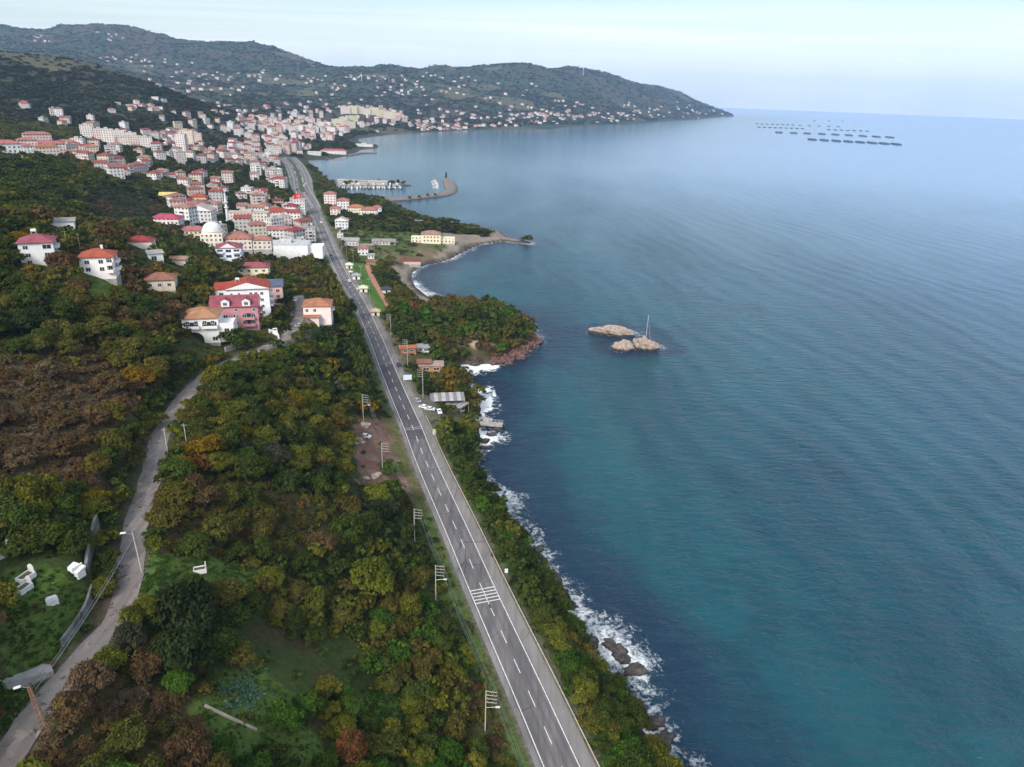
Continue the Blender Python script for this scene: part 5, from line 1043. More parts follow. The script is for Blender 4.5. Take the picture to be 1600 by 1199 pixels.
def boat(P, rz, c, label, group): 
    r = empty('fishing_boat', P, rz); tag(r, label, 'boat', group); link('hull', BH, r, color=c); link('cabin', BC, r); link('mast', BM, r); return r
for k in range(26):
    px = 522+k*4.2+random.uniform(-1,1); P = at_z(np.float64(px), np.float64(294.5+.8*(k%2)), 0.0); c = random.choice(((.71,.71,.71),(.3,.3,.32),(.1,.2,.4),(.45,.40,.33)))
    boat(P, D_(random.choice((0,8,-10,170))), c, ('white' if c[0] > .7 else 'blue' if c[2] > .3 else 'wooden')+' fishing boat moored along the inner side of the mole', 'boats moored along the mole')
for k in range(9):
    px = 524+k*12+random.uniform(-2,2); P = at_z(np.float64(px), np.float64(289.5), 2.45); boat(P, D_(random.uniform(0,180)), (.5,.5,.5), 'pale boat drawn up on top of the mole', 'boats drawn up on the mole')
for k in range(8):
    t_ = .6+.38*k/8; q = bq[int(t_*(len(bq)-1))]; v = side(bq)[int(t_*(len(bq)-1))]; P = np.array([q[0]+v[0]*22, q[1]+v[1]*22, 0]); boat(P, random.uniform(0,3), (.6,.6,.6), 'white boat moored behind the hooked end of the breakwater', 'boats behind the breakwater hook')
for k, (px, py, w) in enumerate(((537,286.5,16),(551,287,22),(585,288.5,18),(566,288,12),(600,288.8,10))):
    P = at_z(np.float64(px), np.float64(py), 2.4); building('net_shed', ('white shed at the root of the mole','long shed with pale roof on the mole','tan shed in the middle of the mole','small shed between the long and the tan one on the mole','small shed towards the tip of the mole')[k], 'shed', P, D_(8), w, 8, 4, 'gable', (.5,.47,.42), (.36,.31,.27) if k % 2 else (.42,.4,.38), keep=False)
P = at_z(np.float64(690), np.float64(286), 0); r = empty('harbour_light', np.array([*bq[-1][:2], 3.0])); tag(r, 'small harbour light tower at the tip of the breakwater', 'lighthouse'); link('tower', MB().lathe([(1.6,0),(1.2,7),(1.5,7),(1.5,7.6),(0,9.4)],10).mesh('tower', [M_DARK]), r)
for n, l, c, px, py, bk, w, d, h, ro, wc, rc in (('terminal_building','long white building with red roof on the far waterfront','building',522,241,6,52,14,7,'hip',WHITE,(.42,.1,.1)),('terminal_building','low white building on the wooded far point','building',570,229.5,5,40,12,6,'flat',WHITE,WHITE),('terminal_building','white sheds at the near end of the far waterfront','building',492,243,5,26,10,5,'gable',WHITE,(.6,.5,.48))):
    building(n, l, c, base(px,py,bk), D_(4), w, d, h, ro, wc, rc, keep=False)
# ------------------------------------------------------------------ fish farm
def cage_mesh():
    g = MB(); n = 28; R_ = 19
    for rr, zz in ((R_,.3),(R_+1.6,.3)): g.tube([(rr*math.cos(a), rr*math.sin(a), zz) for a in np.linspace(0,2*math.pi,n+1)], .55, 5)
    g.tube([(R_*math.cos(a), R_*math.sin(a), 1.8) for a in np.linspace(0,2*math.pi,n+1)], .25, 4)
    nt = MB()
    for k in range(n):
        a, b = 2*math.pi*k/n, 2*math.pi*(k+1)/n; nt.face([(R_*math.cos(a),R_*math.sin(a),.3),(R_*math.cos(b),R_*math.sin(b),.3),(R_*math.cos(b),R_*math.sin(b),2.4),(R_*math.cos(a),R_*math.sin(a),2.4)]); nt.face([(0,0,1.9),(R_*math.cos(a),R_*math.sin(a),2.3),(R_*math.cos(b),R_*math.sin(b),2.3)])
    dk = simple('black_float', (.07,.085,.10), .7); return g.mesh('float_ring', [dk]), nt.mesh('net', [simple('net_cover', (.08,.095,.115), .9)])
FR, FN = cage_mesh()
rows = [[(1269+i*18.7,218.5+i*1.05) for i in range(8)],[(1217,207.5),(1240,208.3),(1261,209),(1284,209.8),(1305,210.8),(1326,211.8),(1348,213),(1369,214),(1390,215)],[(1183+i*8,194+i*.25) for i in range(8)],[(1186+i*8.5,199+i*.3) for i in range(9)],[(1250+i*15,196.5+i*.45) for i in range(5)],[(1295+i*10,203+i*.4) for i in range(7)],[(1273+i*22,189+i*.4) for i in range(3)]]
for ri, rw in enumerate(rows):
    for px, py in rw:
        P = at_z(np.float64(px), np.float64(py), 0.0); r = empty('fish_cage', P); r.scale = (.80,3.0,1.3) if ri in (0,1) else (.42,1.8,1.0); r.rotation_euler = (0,0,D_(-15))
        tag(r, ('dark round fish cage in the nearest row of eight','dark round fish cage in the second row of nine','small fish cage in the far upper left row','small fish cage in the left row below the far one','fish cage in the short far middle row','small fish cage in the thin long middle row','fish cage in the farthest row of three')[ri], 'fish cage', 'floating fish cages in the bay'); link('float_ring', FR, r); link('net', FN, r)
print('infra done', len(bpy.data.objects))
# ================================================================== plants
def leaf_mat(name, attr=None):
    t = NT(name); oi = t.n('ShaderNodeObjectInfo'); base = t.attr(attr, 'Color') if attr else oi.outputs['Color']
    tone = t.attr('tone'); 
    f = t.rng(tone, 0, 1, .58, 1.46)
    c = t.mix(1.0, base, t.n('ShaderNodeCombineColor', {0: t.rng(tone, 0, 1, .54, 1.52), 1: f, 2: t.rng(tone, 0, 1, .65, 1.2)}).outputs[0], 'MULTIPLY')
    d = t.n('ShaderNodeBsdfDiffuse', {0: c}); tr = t.n('ShaderNodeBsdfTranslucent', {0: c})
    m = t.n('ShaderNodeMixShader', {0: .45, 1: d.outputs[0], 2: tr.outputs[0]})
    return t.out(m.outputs[0])
M_LEAF = leaf_mat('foliage'); M_LEAF2 = leaf_mat('woodland_foliage', 'leaf_colour'); M_BARK = simple('bark', (.12,.095,.075), .95, .4, 2)
def leaf_quads(C_, Nn, size, rng, tone, squash=1.0):
    n = len(C_); nv = Nn + rng.normal(0, .55, (n,3)); nv /= np.linalg.norm(nv, axis=1)[:,None]
    a = np.cross(nv, rng.normal(0,1,(n,3))); a /= np.linalg.norm(a, axis=1)[:,None]; b = np.cross(nv, a)
    s = (size*rng.uniform(.6,1.35,n))[:,None]; a = a*s*.5; b = b*s*.5*rng.uniform(.55,1,(n,1))
    V = np.stack([C_-a-b*.3, C_+b*-1.0+a*.2, C_+a+b*.3, C_+b-a*.2], 1).reshape(-1,3)
    return V, np.arange(n*4).reshape(n,4), np.repeat(tone, 4)
def crown_geo(seed, n_clump, per, leaf, kind='dome'):
    """crown of unit radius standing on z=0.., about `hgt` tall; leaf clumps of uneven size with gaps between"""
    rng = np.random.default_rng(seed); Cs, Ns, Ts = [], [], []
    for k in range(n_clump):
        u = rng.uniform(-.25 if kind != 'bush' else -.05, 1); ph = rng.uniform(0, 2*math.pi); rr = math.sqrt(max(0, 1-u*u))*rng.uniform(.55, 1.0)
        if kind == 'dome': c = np.array([rr*math.cos(ph), rr*math.sin(ph), .62+u*.55])
        elif kind == 'tall': c = np.array([rr*.72*math.cos(ph), rr*.72*math.sin(ph), .95+u*.9])
        elif kind == 'spire': z = rng.uniform(0,1); rr = (1-z)*.55*rng.uniform(.5,1); c = np.array([rr*math.cos(ph), rr*math.sin(ph), .25+z*2.2])
        elif kind == 'multi':
            lob = ((-.45,.1,.1),(.4,.3,0),(.1,-.45,.25))[k%3]; c = np.array([lob[0]+rr*.55*math.cos(ph), lob[1]+rr*.55*math.sin(ph), .55+lob[2]+u*.42])
        else: c = np.array([rr*math.cos(ph), rr*math.sin(ph), .22+u*.5*rng.uniform(.7,1.1)])
        sr = rng.uniform(.16,.36)*(1 if kind != 'spire' else .7); tone = np.clip(rng.normal(.5,.2),0,1)
        d = rng.normal(0,1,(per,3)); d[:,2] = np.abs(d[:,2])*.9-.15; d /= np.linalg.norm(d, axis=1)[:,None]
        Cs.append(c+d*sr*rng.uniform(.55,1.08,(per,1))*np.array([1,1,.8])); Ns.append(d*.7+np.array([0,0,.35])+c*np.array([.4,.4,.1])); Ts.append(np.clip(tone+rng.normal(0,.17,per),0,1))
    return leaf_quads(np.vstack(Cs), np.vstack(Ns), leaf, rng, np.concatenate(Ts))
def twig_geo(seed, n, kind):
    rng = np.random.default_rng(seed); b = MB()
    for k in range(n):
        ph = rng.uniform(0, 6.28); r0 = rng.uniform(.02,.12); r1 = rng.uniform(.35,.8); z1 = rng.uniform(.5,.8)
        m = (r0*math.cos(ph)*2+.1*math.cos(ph+.5), r0*math.sin(ph)*2, z1*.55)
        b.bar((r0*math.cos(ph), r0*math.sin(ph), -.1), m, .022, 4, r2=.016, caps=False); b.bar(m, (r1*math.cos(ph), r1*math.sin(ph), z1), .016, 3, r2=.007, caps=False)
    return b.mesh('stem', [M_BARK])
def trunk_geo(seed, top):
    rng = np.random.default_rng(seed); b = MB(); b.bar((0,0,-.25), (rng.uniform(-.05,.05), 0, top*.55), .085, 7, r2=.06, caps=False)
    for k in range(5):
        ph = k*1.256+rng.uniform(-.4,.4); e = (.55*math.cos(ph), .55*math.sin(ph), top*rng.uniform(.75,1.0)); b.bar((0,0,top*rng.uniform(.3,.5)), e, .045, 5, r2=.015, caps=False)
    return b.mesh('trunk', [M_BARK])
TREE = []      # near trees: crown and trunk meshes, unit radius
for k, kind in enumerate(('dome','dome','multi','tall','multi','dome','tall','multi')):
    V, Fq, tn = crown_geo(100+k, 62, 62, .12, kind)
    TREE.append((kind, np_mesh('crown', V, Fq, {'tone': ('FLOAT','POINT',tn)}, [M_LEAF]), cached(('trunk',k), lambda: trunk_geo(k, 1.0 if kind != 'tall' else 1.5))))
V, Fq, tn = crown_geo(150, 60, 30, .15, 'spire'); SPIRE = ('spire', np_mesh('crown', V, Fq, {'tone': ('FLOAT','POINT',tn)}, [M_LEAF]), trunk_geo(50, 1.2))
BUSH = []
for k in range(6):
    V, Fq, tn = crown_geo(200+k, 36, 40, .14, 'bush'); BUSH.append((np_mesh('foliage', V, Fq, {'tone': ('FLOAT','POINT',tn)}, [M_LEAF]), twig_geo(300+k, 9, 'bush')))
LOW = [crown_geo(400+k, 20, 16, .27, kd) for k, kd in enumerate(('dome','multi','tall','dome','multi','dome'))]
LOWB = [crown_geo(450+k, 14, 14, .30, 'bush') for k in range(4)]
FARL = [crown_geo(480+k, 7, 5, .72, 'dome') for k in range(5)]
GREEN = ((.062,.085,.020),'green'); DKG = ((.036,.052,.019),'dark green'); OLV = ((.115,.105,.027),'olive'); YGR = ((.13,.135,.022),'yellow-green'); GOLD = ((.17,.115,.014),'golden yellow'); RUST = ((.15,.075,.032),'rust-brown'); BRN = ((.125,.083,.042),'brown'); MAUVE = ((.14,.098,.064),'grey-brown'); BRG = ((.06,.12,.018),'bright green'); GREYG = ((.06,.068,.04),'grey-green')
PAL = {'forest': ((GREEN,24),(DKG,22),(OLV,24),(YGR,10),(GOLD,2),(RUST,2),(BRN,12),(GREYG,6)), 'bottom': ((GREEN,28),(DKG,16),(OLV,18),(YGR,10),(BRN,13),(RUST,3),(GREYG,10),(BRG,7)), 'hazel': ((MAUVE,24),(BRN,30),(OLV,18),(RUST,7),(GREEN,15),(GREYG,6)),
 'brown': ((BRN,28),(OLV,28),(RUST,10),(MAUVE,10),(GREEN,20),(DKG,4)), 'coast': ((GREEN,38),(BRG,12),(YGR,14),(OLV,18),(DKG,16),(BRN,4)), 'field': ((GREEN,36),(BRG,10),(DKG,22),(OLV,18),(YGR,8),(GREYG,6)), 'head': ((RUST,12),(OLV,26),(GREEN,28),(DKG,16),(BRN,14),(BRG,4)), 'left': ((BRN,22),(OLV,18),(GREEN,22),(DKG,22),(RUST,4),(MAUVE,10),(GOLD,2)),
 'spur': ((GREEN,34),(DKG,28),(OLV,20),(YGR,14),(GREYG,6)), 'dark': ((GREYG,40),(DKG,30),(BRN,30)), 'town': ((GREEN,30),(DKG,40),(OLV,20),(GREYG,10)), 'hill': ((DKG,48),(GREEN,16),(OLV,8),(BRN,18),(GREYG,10))}
ORD_ = [c[1] for c in (DKG,GREYG,GREEN,BRG,YGR,GOLD,OLV,BRN,MAUVE,RUST)]
def pick(pal, x=None, y=None):
    E = sorted(PAL[pal], key=lambda e: ORD_.index(e[0][1])); W_ = np.cumsum([e[1] for e in E]); v = random.random() if x is None else min(.999, max(0, (float(fbm(x/28, y/28, 171, 3))-.45)*1.9+.5))*.62+random.random()*.38
    c = E[int(np.searchsorted(W_, v*W_[-1]))][0]; k = random.uniform(.84,1.18)
    return tuple(max(.004, q*k*random.uniform(.93,1.07)) for q in c[0]), c[1]
Z_COAST = [(690,640),(760,650),(800,780),(870,880),(960,1040),(1080,1215),(930,1215),(860,1060),(790,910),(720,770)]
Z_HEAD = [(600,490),(640,470),(800,480),(850,520),(830,560),(720,575),(690,600),(640,565),(605,525)]
Z_SPUR = [(-250,215),(0,222),(110,262),(140,300),(110,345),(0,345),(-250,345)]
Z_LEFT = [(-300,340),(120,345),(330,370),(480,420),(520,470),(300,545),(240,600),(-300,545)]
Z_BOT = [(200,880),(560,860),(640,800),(700,900),(800,1100),(860,1300),(100,1300),(100,1120),(190,960)]
Z_VERGE = [(632,790),(662,790),(705,880),(770,1060),(830,1210),(770,1210),(720,1080),(676,960)]
def zone_of(px, py):
    z = np.full(px.shape, 'forest', object)
    for nm, P in (('spur',Z_SPUR),('left',Z_LEFT),('bottom',Z_BOT),('hazel',Z_HAZEL),('brown',Z_BROWN2),('brown',Z_BROWN3),('coast',Z_COAST),('head',Z_HEAD),('dark',Z_DARKF),('town',Z_TOWN),('field',Z_FIELD)): z[in_poly(px, py, P)] = nm
    z[in_poly(px, py, [(0,780),(160,790),(200,640),(215,700),(180,820),(120,890),(0,880)])] = 'forest'
    return z
EMPTYZ = [Z_DIRT, Z_PARK, Z_PATH, Z_SAND, Z_BEACH2, Z_YARD]+Z_LAWN+[[(615,560),(648,600),(665,640),(655,650),(625,610)],[(690,650),(725,650),(725,668),(690,668)], [(655,615),(690,640),(685,665),(662,650)]]
NP_ = 110000
r_ = np.exp(RNG.uniform(math.log(240), math.log(1500), NP_)); a_ = RNG.uniform(math.radians(-52), math.radians(28), NP_)
vx, vy = r_*np.sin(a_), r_*np.cos(a_)-200; vz = ground(vx, vy); vpx, vpy, vw = project(np.stack([vx,vy,vz],-1)); vs_ = shore(vx, vy)
mk = (vw > 20) & (vpx > -230) & (vpx < 1500) & (vpy < 1420) & (vz > .5) & (vs_ > .8)
vx, vy, vz, vpx, vpy, vw, vs_ = (q[mk] for q in (vx, vy, vz, vpx, vpy, vw, vs_))
zn = zone_of(vpx, vpy)
hd_, ht_ = line_dist(vx, vy, hw[::3]); hx_ = np.interp(ht_, np.arange(len(hw[::3])), hw[::3,0]); wcl = 5.2+np.interp(ht_/len(hw[::3]), [0,.5,.72,1], [0,0,12,12])
seaside = vx > hx_; ld_, _ = line_dist(vx, vy, lane[::3])
bad = (hd_ < np.where(seaside, 8.3, np.where(vpy > 780, 9.5, wcl+3.5))+np.where(seaside, wcl-5, 0)) | (ld_ < 3.6)
for P in EMPTYZ: bad |= in_poly(vpx, vpy, P) & (vw < 1200)
fx = np.array([f[0] for f in FOOT]); fy = np.array([f[1] for f in FOOT]); fr = np.array([f[2] for f in FOOT])
for i0_ in range(0, len(vx), 4000):
    sl = slice(i0_, i0_+4000); d2 = (vx[sl,None]-fx)**2+(vy[sl,None]-fy)**2; bad[sl] |= (d2 < (fr+np.where(fr > 6, 0, 1.0))**2).any(1)
thin = in_poly(vpx, vpy, [(225,870),(420,900),(395,940),(560,1010),(620,1100),(520,1199),(300,1199),(300,1060),(230,960)])
gap = fbm(vx/9, vy/9, 91, 3); bad |= thin & (gap < .37); bad |= (zn == 'town') & (RNG.random(len(vx)) < .1)
bad |= (zn == 'bottom') & (gap < .24)
# sizes
rad = np.where(np.isin(zn, ['hazel','brown','dark']), np.where(zn == 'dark', RNG.uniform(1.3,2.2,len(vx)), RNG.uniform(.9,1.75,len(vx))), np.where(zn == 'coast', RNG.uniform(1.3,3.2,len(vx)), np.where(zn == 'bottom', RNG.uniform(1.1,2.7,len(vx)), RNG.uniform(2.2,4.3,len(vx)))))
rad = np.where(zn == 'field', RNG.uniform(.8,2.3,len(vx)), rad); bad |= (zn == 'field') & ((gap < .46) | (RNG.random(len(vx)) < .3)); rad = np.where(zn == 'town', RNG.uniform(1.6,3.4,len(vx)), rad); rad = np.where((hd_ < 14) & ~seaside, RNG.uniform(.9,1.6,len(vx)), rad); rad = np.where(ld_ < 7, np.minimum(rad, 2.2), rad); rad = np.where((zn == 'left') & (RNG.random(len(vx)) < .45), rad*.6, rad)
bad |= ~seaside & (hd_ < np.where((vpy > 440) & (vpy < 612), 5.2+rad*.6, wcl+2.5+rad*.9)) & (zn != 'town'); bad |= seaside & (hd_ < 7.6+rad*.85)
isbush = np.isin(zn, ['hazel','brown','dark','coast']) | (rad < 2.0)
big = RNG.random(len(vx)); rad = np.where(np.isin(zn,['hazel','brown']) & (big < .05), 3.2, rad); isbush &= rad < 2.7
HAND = [(585,930,5.4,YGR),(640,965,4.0,YGR),(655,915,3.2,OLV),(300,985,5.2,DKG),(345,950,4.2,OLV),(290,1050,4.6,DKG),(330,1035,4,GREEN),(480,1120,3.6,BRG),(450,1135,3,BRG),(182,665,3.0,YGR),(243,668,3.0,YGR),(100,540,5,OLV),(150,790,3,GOLD),(290,742,3.2,GOLD),(315,740,2.6,RUST),(498,690,4.2,YGR),(372,690,4,GOLD),(380,725,3,BRG),(795,502,3.2,BRG),(410,450,4.5,OLV),(455,450,5.0,GREEN),(372,545,3.6,GREEN),(205,690,2.8,GREEN),(550,1190,3.4,RUST),(40,840,3.6,GREEN),(100,840,3.8,DKG),(205,1010,2.6,GREYG),(610,740,3.6,BRG),(535,640,4,OLV),(430,600,5,GREEN),(340,610,4.4,YGR),(470,560,4.6,OLV),(720,505,3.6,RUST),(660,515,3.6,GREEN),(525,470,4.2,GREEN),(444,505,2.8,DKG),(441,482,3.0,DKG),(449,525,2.4,DKG),(433,545,2.6,GREEN),(545,500,4,GREEN),(535,530,4.2,OLV),(420,412,3.4,DKG),(470,415,3.4,DKG),(490,418,3.2,GREEN),(600,330,4.5,DKG),(530,352,3.4,GREEN),(640,345,3.2,DKG)]
FORCE = {}
for px, py, rr, cc in HAND:
    p = hit(px, py); q_ = np.array([p[0], p[1]]); j_ = len(vx); a_1, b_1, w_1 = project(p); h_1, t_1 = line_dist(np.array([p[0]]), np.array([p[1]]), hw[::3])
    vx, vy, vz, vpx, vpy, vw, rad = (np.append(A_, v_) for A_, v_ in ((vx,p[0]),(vy,p[1]),(vz,p[2]),(vpx,a_1),(vpy,b_1),(vw,w_1),(rad,rr))); zn = np.append(zn, 'forest'); bad = np.append(bad, False); isbush = np.append(isbush, False); hd_ = np.append(hd_, h_1); seaside = np.append(seaside, False); FORCE[j_] = (tuple(v*random.uniform(.92,1.08) for v in cc[0]), cc[1])
idx = np.nonzero(~bad)[0]; idx = idx[np.argsort(-rad[idx]*(1+.2*RNG.random(len(idx)))-1e3*(idx >= len(vx)-len(HAND)))]
keep = [idx[k] for k in dart([(vx[i], vy[i]) for i in idx], np.where(zn[idx] == 'coast', rad[idx]*.5, rad[idx]*.58), 8.0)]
_tall = ~seaside & (hd_ < 17) & (vpy > 440) & (vpy < 612) & (vpx > 500)
hgt = np.where(isbush, rad*RNG.uniform(.85,1.15,len(vx)), rad*RNG.uniform(.95,1.35,len(vx)))
hgt = np.where(_tall, hgt*1.9, hgt); hgt = np.where(zn == 'head', hgt*1.05, hgt)
# road centre line that the photograph shows, plus what KEEP lists: nothing nearer may hide it
kpts = list(KEEP)
for q in lane[::2]:
    a, b, c = project(q)
    if not 552 < b < 612: kpts += [(float(a), float(b), float(c))]
for q in hw[::2]:
    for o in (-3.0, 0, 3.0):
        a, b, c = project(q+np.array([o,0,0])); 
        if b > 612 or b < 440 or o < -1: kpts.append((float(a), float(b), float(c)))
for px, py in ((560,670),(600,670),(620,700),(640,750),(600,720),(575,700),(560,690),(570,730),(750,650),(740,600),(560,430),(570,450),(590,480),(600,470),(585,440),(650,440),(660,455),(720,405),(640,430),(648,450),(655,462),(668,468),(630,440),(660,414),(700,402),(680,408),(625,425),(740,378),(720,352),(760,360),(240,880),(280,887),(350,897),(390,908),(250,905),(232,900),(350,1072),(430,1095),(400,1160),(480,1180),(590,1105),(345,1050),(375,1100),(110,960),(60,1010),(100,930),(120,985),(165,455),(30,980),(440,1150),(558,705),(575,760),(600,745),(625,745),(640,765),(562,720),(585,730),(610,735),(590,690),(630,720),(555,680)):
    p = hit(px, py); kpts.append((px, py, float(project(p)[2])))
kp_ = np.array(kpts); vis = []
for i in keep:
    k = F0/vw[i]; cy = vpy[i]-hgt[i]*k*.75; rx = rad[i]*k*.9; ry = max(rx, hgt[i]*k*.62)*.95
    if i not in FORCE and ((((kp_[:,0]-vpx[i])/rx)**2+((kp_[:,1]-cy)/ry)**2 < 1) & (kp_[:,2] > vw[i]-.5)).any(): continue
    vis.append(i)
print('plants', len(vis))
size_px = rad*F0/vw
LM = mk_l = None
def mk2(lst): return [(n, *p) for n, p in ((n, hit(a, b)) for n, a, b in lst) if p is not None]
PM = mk2([('the white lawn grave',313,893),('the leaning lamp post',222,895),('the lattice mast',74,1150),('the lane bend',206,900),('the bottom of the lane',60,1112),('the upper lane',262,660),('the middle of the lane',228,765),('the grey retaining wall',150,835),('the white tomb',120,897),('the concrete ramp',45,1058),('the garden kerb',360,1122),('the nearest highway pole',758,1142),('the second highway pole',681,938),('the third highway pole',648,846),('the rumble strips',757,930),('the dirt lot',595,700),('the dirt lot stones',560,688),('the meter cabinet',791,896),('the upturned boat',679,676),('the pier',755,662),('the surf reef',955,1025),('the bright orange-roofed house',161,430),('the lone crimson-roofed house',66,412),('the arched porch house',322,533),('the lone pink villa',499,508),('the raspberry pink house',373,516),('the yard road',420,540),('the orange walled hut',674,582),('the cafe shelters',705,636),('the tip of the headland',810,510),('the terrace graves',40,910),('the lower edge clearing',430,1100),('the roadside bend poles',568,658),('the brown hazel slope',90,650),('the picture corner below the lane',250,1180),('the central thicket',480,950),('the thicket above the lawn',400,830),('the wood above the dirt lot',480,680),('the highway bottom edge',820,1170),('the terracotta old house',254,455),('the rusty hazel belt',330,800),('the mid slope hollow',350,700)])
near_ = sorted([i for i in vis if -12 < vpx[i] < 1612 and vpy[i]-hgt[i]*F0/vw[i] < 1205], key=lambda i: -size_px[i])
nt = [i for i in near_ if not isbush[i]][:285]; nb = [i for i in near_ if isbush[i]][:285]
indiv = set(nt) | set(nb); labs = {}
for i in nt+nb:
    P = np.array([vx[i], vy[i], vz[i]-.1]); c, cn_ = FORCE.get(i) or pick(zn[i], vx[i], vy[i]); k = random.randrange(8); rz = random.uniform(0, 6.28)
    sz = 'big' if rad[i] > 3.3 else 'small' if rad[i] < 1.7 else 'mid-sized'
    if isbush[i]:
        r = empty('hazel_bush' if zn[i] in ('hazel','brown') else 'shrub', P, rz); me, st = BUSH[k % 6]; s_ = (rad[i]*1.12, rad[i]*1.12, hgt[i]*1.3)
        link('foliage', me, r, color=c).scale = s_; link('stem', st, r).scale = s_
        lab = f"{sz} {cn_} {'hazel bush' if zn[i] in ('hazel','brown') else 'shrub'} {bearing(P, PM)}"; cat, gr = 'bush', 'bushes of the slopes and the shore'
    else:
        kd, me, tk = TREE[k]
        if zn[i] in ('forest','head') and random.random() < .05: kd, me, tk = SPIRE; c, cn_ = DKG
        r = empty('tree', P, rz); sh_ = {'tall': .78, 'spire': .62}.get(kd, 1.05); s_ = (rad[i]*random.uniform(.85,1.3), rad[i]*random.uniform(.85,1.3), hgt[i]*sh_*random.uniform(.85,1.2))
        link('crown', me, r, color=c).scale = s_; link('trunk', tk, r).scale = s_
        shp = {'dome':'round','multi':'many-lobed','tall':'upright','spire':'pointed'}[kd]
        lab = f"{sz} {cn_} {shp} tree {bearing(P, PM)}"; cat, gr = 'tree', 'trees of the slopes and the headland'
    tag(r, lab, cat, gr); labs.setdefault(lab, []).append(r)
# ------------------------------------------------------------------ the rest of the growth: one mass
MV, MF, MT, MC = [], [], [], []; off_ = 0
def put(geo, P, s, c, rz):
    global off_
    V, Fq, tn = geo; ca, sa_ = math.cos(rz), math.sin(rz); W = V*np.asarray(s); W = np.stack([W[:,0]*ca-W[:,1]*sa_+P[0], W[:,0]*sa_+W[:,1]*ca+P[1], W[:,2]+P[2]], 1)
    MV.append(W.astype(np.float32)); MF.append(Fq+off_); MT.append(tn); MC.append(np.tile(np.array([*c,1],np.float32),(len(V),1))); off_ += len(V)
def flush(name, label, cat):
    global off_
    me = np_mesh(name, np.vstack(MV), np.vstack(MF), {'tone': ('FLOAT','POINT',np.concatenate(MT)), 'leaf_colour': ('FLOAT_COLOR','POINT',np.vstack(MC))}, [M_LEAF2])
    tag(link(name, me), label, cat, None, 'stuff'); print(name, off_); MV.clear(); MF.clear(); MT.clear(); MC.clear(); off_ = 0
for i in vis:
    if i in indiv: continue
    P = (vx[i], vy[i], vz[i]-.1); c, _ = FORCE.get(i) or pick(zn[i], vx[i], vy[i])
    if isbush[i]: put(random.choice(LOWB), P, (rad[i]*1.15, rad[i]*1.15, hgt[i]*1.3), c, random.uniform(0,6.28))
    else: put(random.choice(LOW), P, (rad[i]*1.12, rad[i]*1.12, hgt[i]*1.05), c, random.uniform(0,6.28))
# low scrub between them
ux = RNG.uniform(-420, 120, 26000); uy = RNG.uniform(40, 560, 26000); uz = ground(ux, uy); upx, upy, uw = project(np.stack([ux,uy,uz],-1)); us = shore(ux, uy)
h1, t1 = line_dist(ux, uy, hw[::4]); sx1 = ux > np.interp(t1, np.arange(len(hw[::4])), hw[::4,0]); l1, _ = line_dist(ux, uy, lane[::4])
g = (upx > -120) & (upx < 1150) & (upy < 1330) & (us > 1.2) & (uz > .5) & (h1 > np.where(sx1, 7.8, 6.3)) & (l1 > 3.1) & (uw > 20)
for P in EMPTYZ: g &= ~(in_poly(upx, upy, P) & (RNG.random(len(ux)) < (.3 if P is Z_LAWN[2] else .9)))
g &= RNG.random(len(ux)) < np.where(uw < 260, .95, .5); g &= ~(in_poly(upx,upy,Z_PARK)|in_poly(upx,upy,Z_SAND))
for i0_ in range(0, len(ux), 4000):
    sl = slice(i0_, i0_+4000); g[sl] &= ~(((ux[sl,None]-fx)**2+(uy[sl,None]-fy)**2) < (fr*.9)**2).any(1)
uzn = zone_of(upx, upy)
for i in np.nonzero(g)[0]:
    r1 = random.uniform(.4,1.15); c, _ = pick(uzn[i], ux[i], uy[i]); put(random.choice(FARL), (ux[i],uy[i],uz[i]-.08), (r1*1.2, r1*1.2, r1*.8), c, random.uniform(0,6.28))
flush('woodland', 'mixed autumn woodland and scrub covering the slopes between the larger trees', 'woodland')
# forest on the far hills
NF = 150000
fr_ = np.exp(RNG.uniform(math.log(900), math.log(8200), NF)); fa_ = RNG.uniform(math.radians(-44), math.radians(17), NF)
qx, qy = fr_*np.sin(fa_), fr_*np.cos(fa_)-200; qz = ground(qx, qy); qpx, qpy, qw = project(np.stack([qx,qy,qz],-1))
g = (qpx > -60) & (qpx < 1200) & (qz > 2.5) & (shore(qx, qy) > 10) & ~(in_poly(qpx, qpy, Z_TOWN) & (RNG.random(NF) < .55)) & (RNG.random(NF) < .62)
g &= road_clear(qx, qy) > 6
ff = np.array([(f[0], f[1], f[2]) for f in FOOT if math.hypot(f[0], f[1]) > 800])
g &= ~((fbm(qx/210+5, qy/210, 151, 3) > .60) & (qw > 1300) & (RNG.random(NF) < .85))
ii = np.nonzero(g)[0]; okm = np.ones(len(ii), bool)
for i0_ in range(0, len(ii), 3000):
    b = ii[i0_:i0_+3000]; okm[i0_:i0_+3000] = ~(((qx[b,None]-ff[:,0])**2+(qy[b,None]-ff[:,1])**2) < (ff[:,2]+1+qy[b,None]*.0022)**2).any(1)
    # not right in front of a house
    dxy = np.stack([qx[b], qy[b]], 1); L_ = np.linalg.norm(dxy, axis=1)[:,None]; nx_ = dxy+dxy/L_*14; okm[i0_:i0_+3000] &= ~(((nx_[:,0,None]-ff[:,0])**2+(nx_[:,1,None]-ff[:,1])**2) < (ff[:,2]+1)**2).any(1)
ii = ii[okm]; tn_ = fbm(qx/160, qy/160, 131, 3)
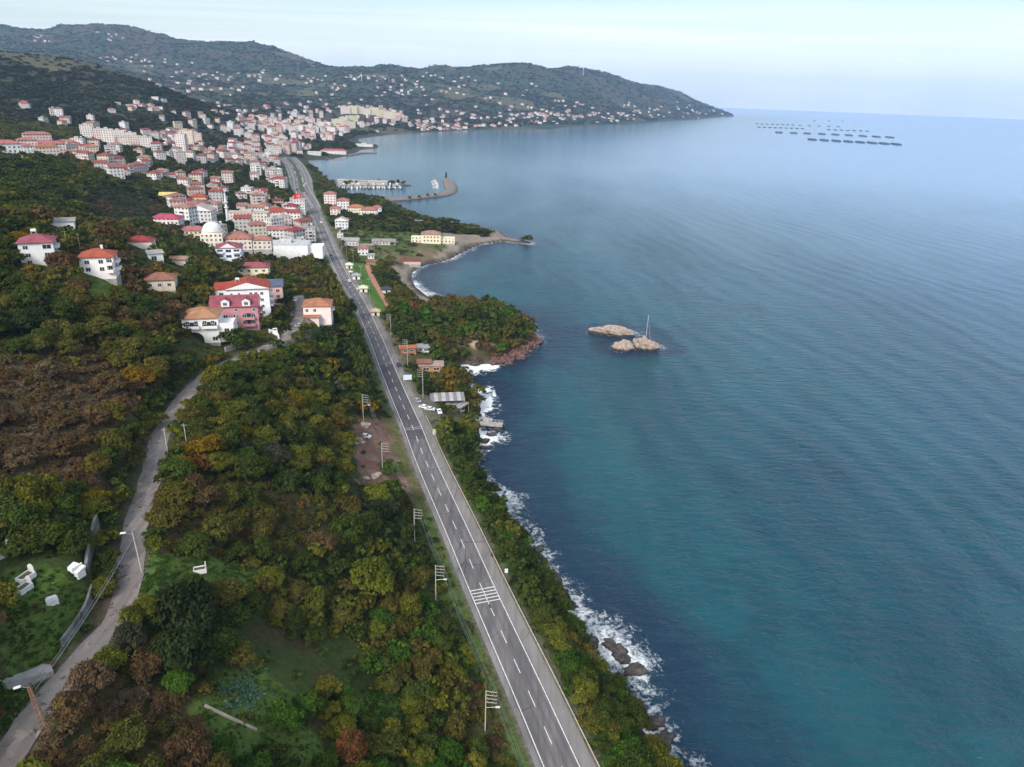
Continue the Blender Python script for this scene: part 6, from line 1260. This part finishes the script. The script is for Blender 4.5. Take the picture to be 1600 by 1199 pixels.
for i in ii:
    r1 = random.uniform(3.6,6.6)*(1+max(0,qw[i]-1500)*.00013); c, _ = pick('spur' if qw[i] < 1100 else 'hill'); k = .42+tn_[i]*.62
    put(FARL[i % 5], (qx[i],qy[i],qz[i]-.8), (r1*1.2, r1*1.2, r1*.62), tuple(q*k for q in c), (i*2.4) % 6.28)
flush('hill_forest', 'hazy forest covering the hills behind the town and the far headland', 'forest')
# cabbages in the garden plot
gv = []
for k in range(170):
    px, py = random.gauss(380,16), random.gauss(1085,14)
    if k > 120: px, py = random.gauss(345,10), random.gauss(975,9)
    p = hit(px, py); r1 = random.uniform(.3,.55); put(FARL[k%5], (p[0],p[1],p[2]-.05), (r1,r1,r1*.7), (.12,.21,.15), k*1.3)
flush('cabbage_bed', 'blue-green cabbages in the garden plot by the kerb', 'cabbages')
# grass tufts on the open ground
for P in Z_LAWN[:4]+Z_LAWN[7:]:
    xs, ys = [q[0] for q in P], [q[1] for q in P]
    for _ in range(500):
        px, py = random.uniform(min(xs),max(xs)), random.uniform(min(ys),max(ys))
        if not in_poly(np.array([px]), np.array([py]), P)[0]: continue
        p = hit(px, py)
        if p is None or line_dist(np.array([p[0]]), np.array([p[1]]), lane[::4])[0][0] < 3: continue
        r1 = random.uniform(.25,.6); put(FARL[_%5], (p[0],p[1],p[2]-.12), (r1,r1,r1*.4), (.055*random.uniform(.7,1.3),.10*random.uniform(.75,1.2),.017), random.uniform(0,6))
flush('grass', 'tufted bright green grass of the clearings', 'grass')
# small trees standing on the marina mole and the far point
for k, (px, py) in enumerate(((540,288),(548,287.5),(560,288),(592,288),(604,288),(612,288.5),(622,288.5),(630,288.8),(566,229),(578,229),(586,229.2),(552,231),(640,310),(655,308.5),(668,307),(680,305.5))):
    P = at_z(np.float64(px), np.float64(py), 2.2); r = empty('tree', P, k*1.1); c, cn_ = (DKG, OLV, GREEN)[k % 3]; s_ = 3.6+.5*(k % 3)
    tag(r, f"{cn_} tree {'on the marina mole among the boats' if k < 8 else 'on the wooded far waterfront point' if k < 12 else 'small and low on top of the breakwater'}", 'tree', 'trees of the harbour')
    if k >= 12: s_ = 2
    link('crown', TREE[k % 8][1], r, color=c).scale = (s_,)*3; link('trunk', TREE[k % 8][2], r).scale = (s_,)*3
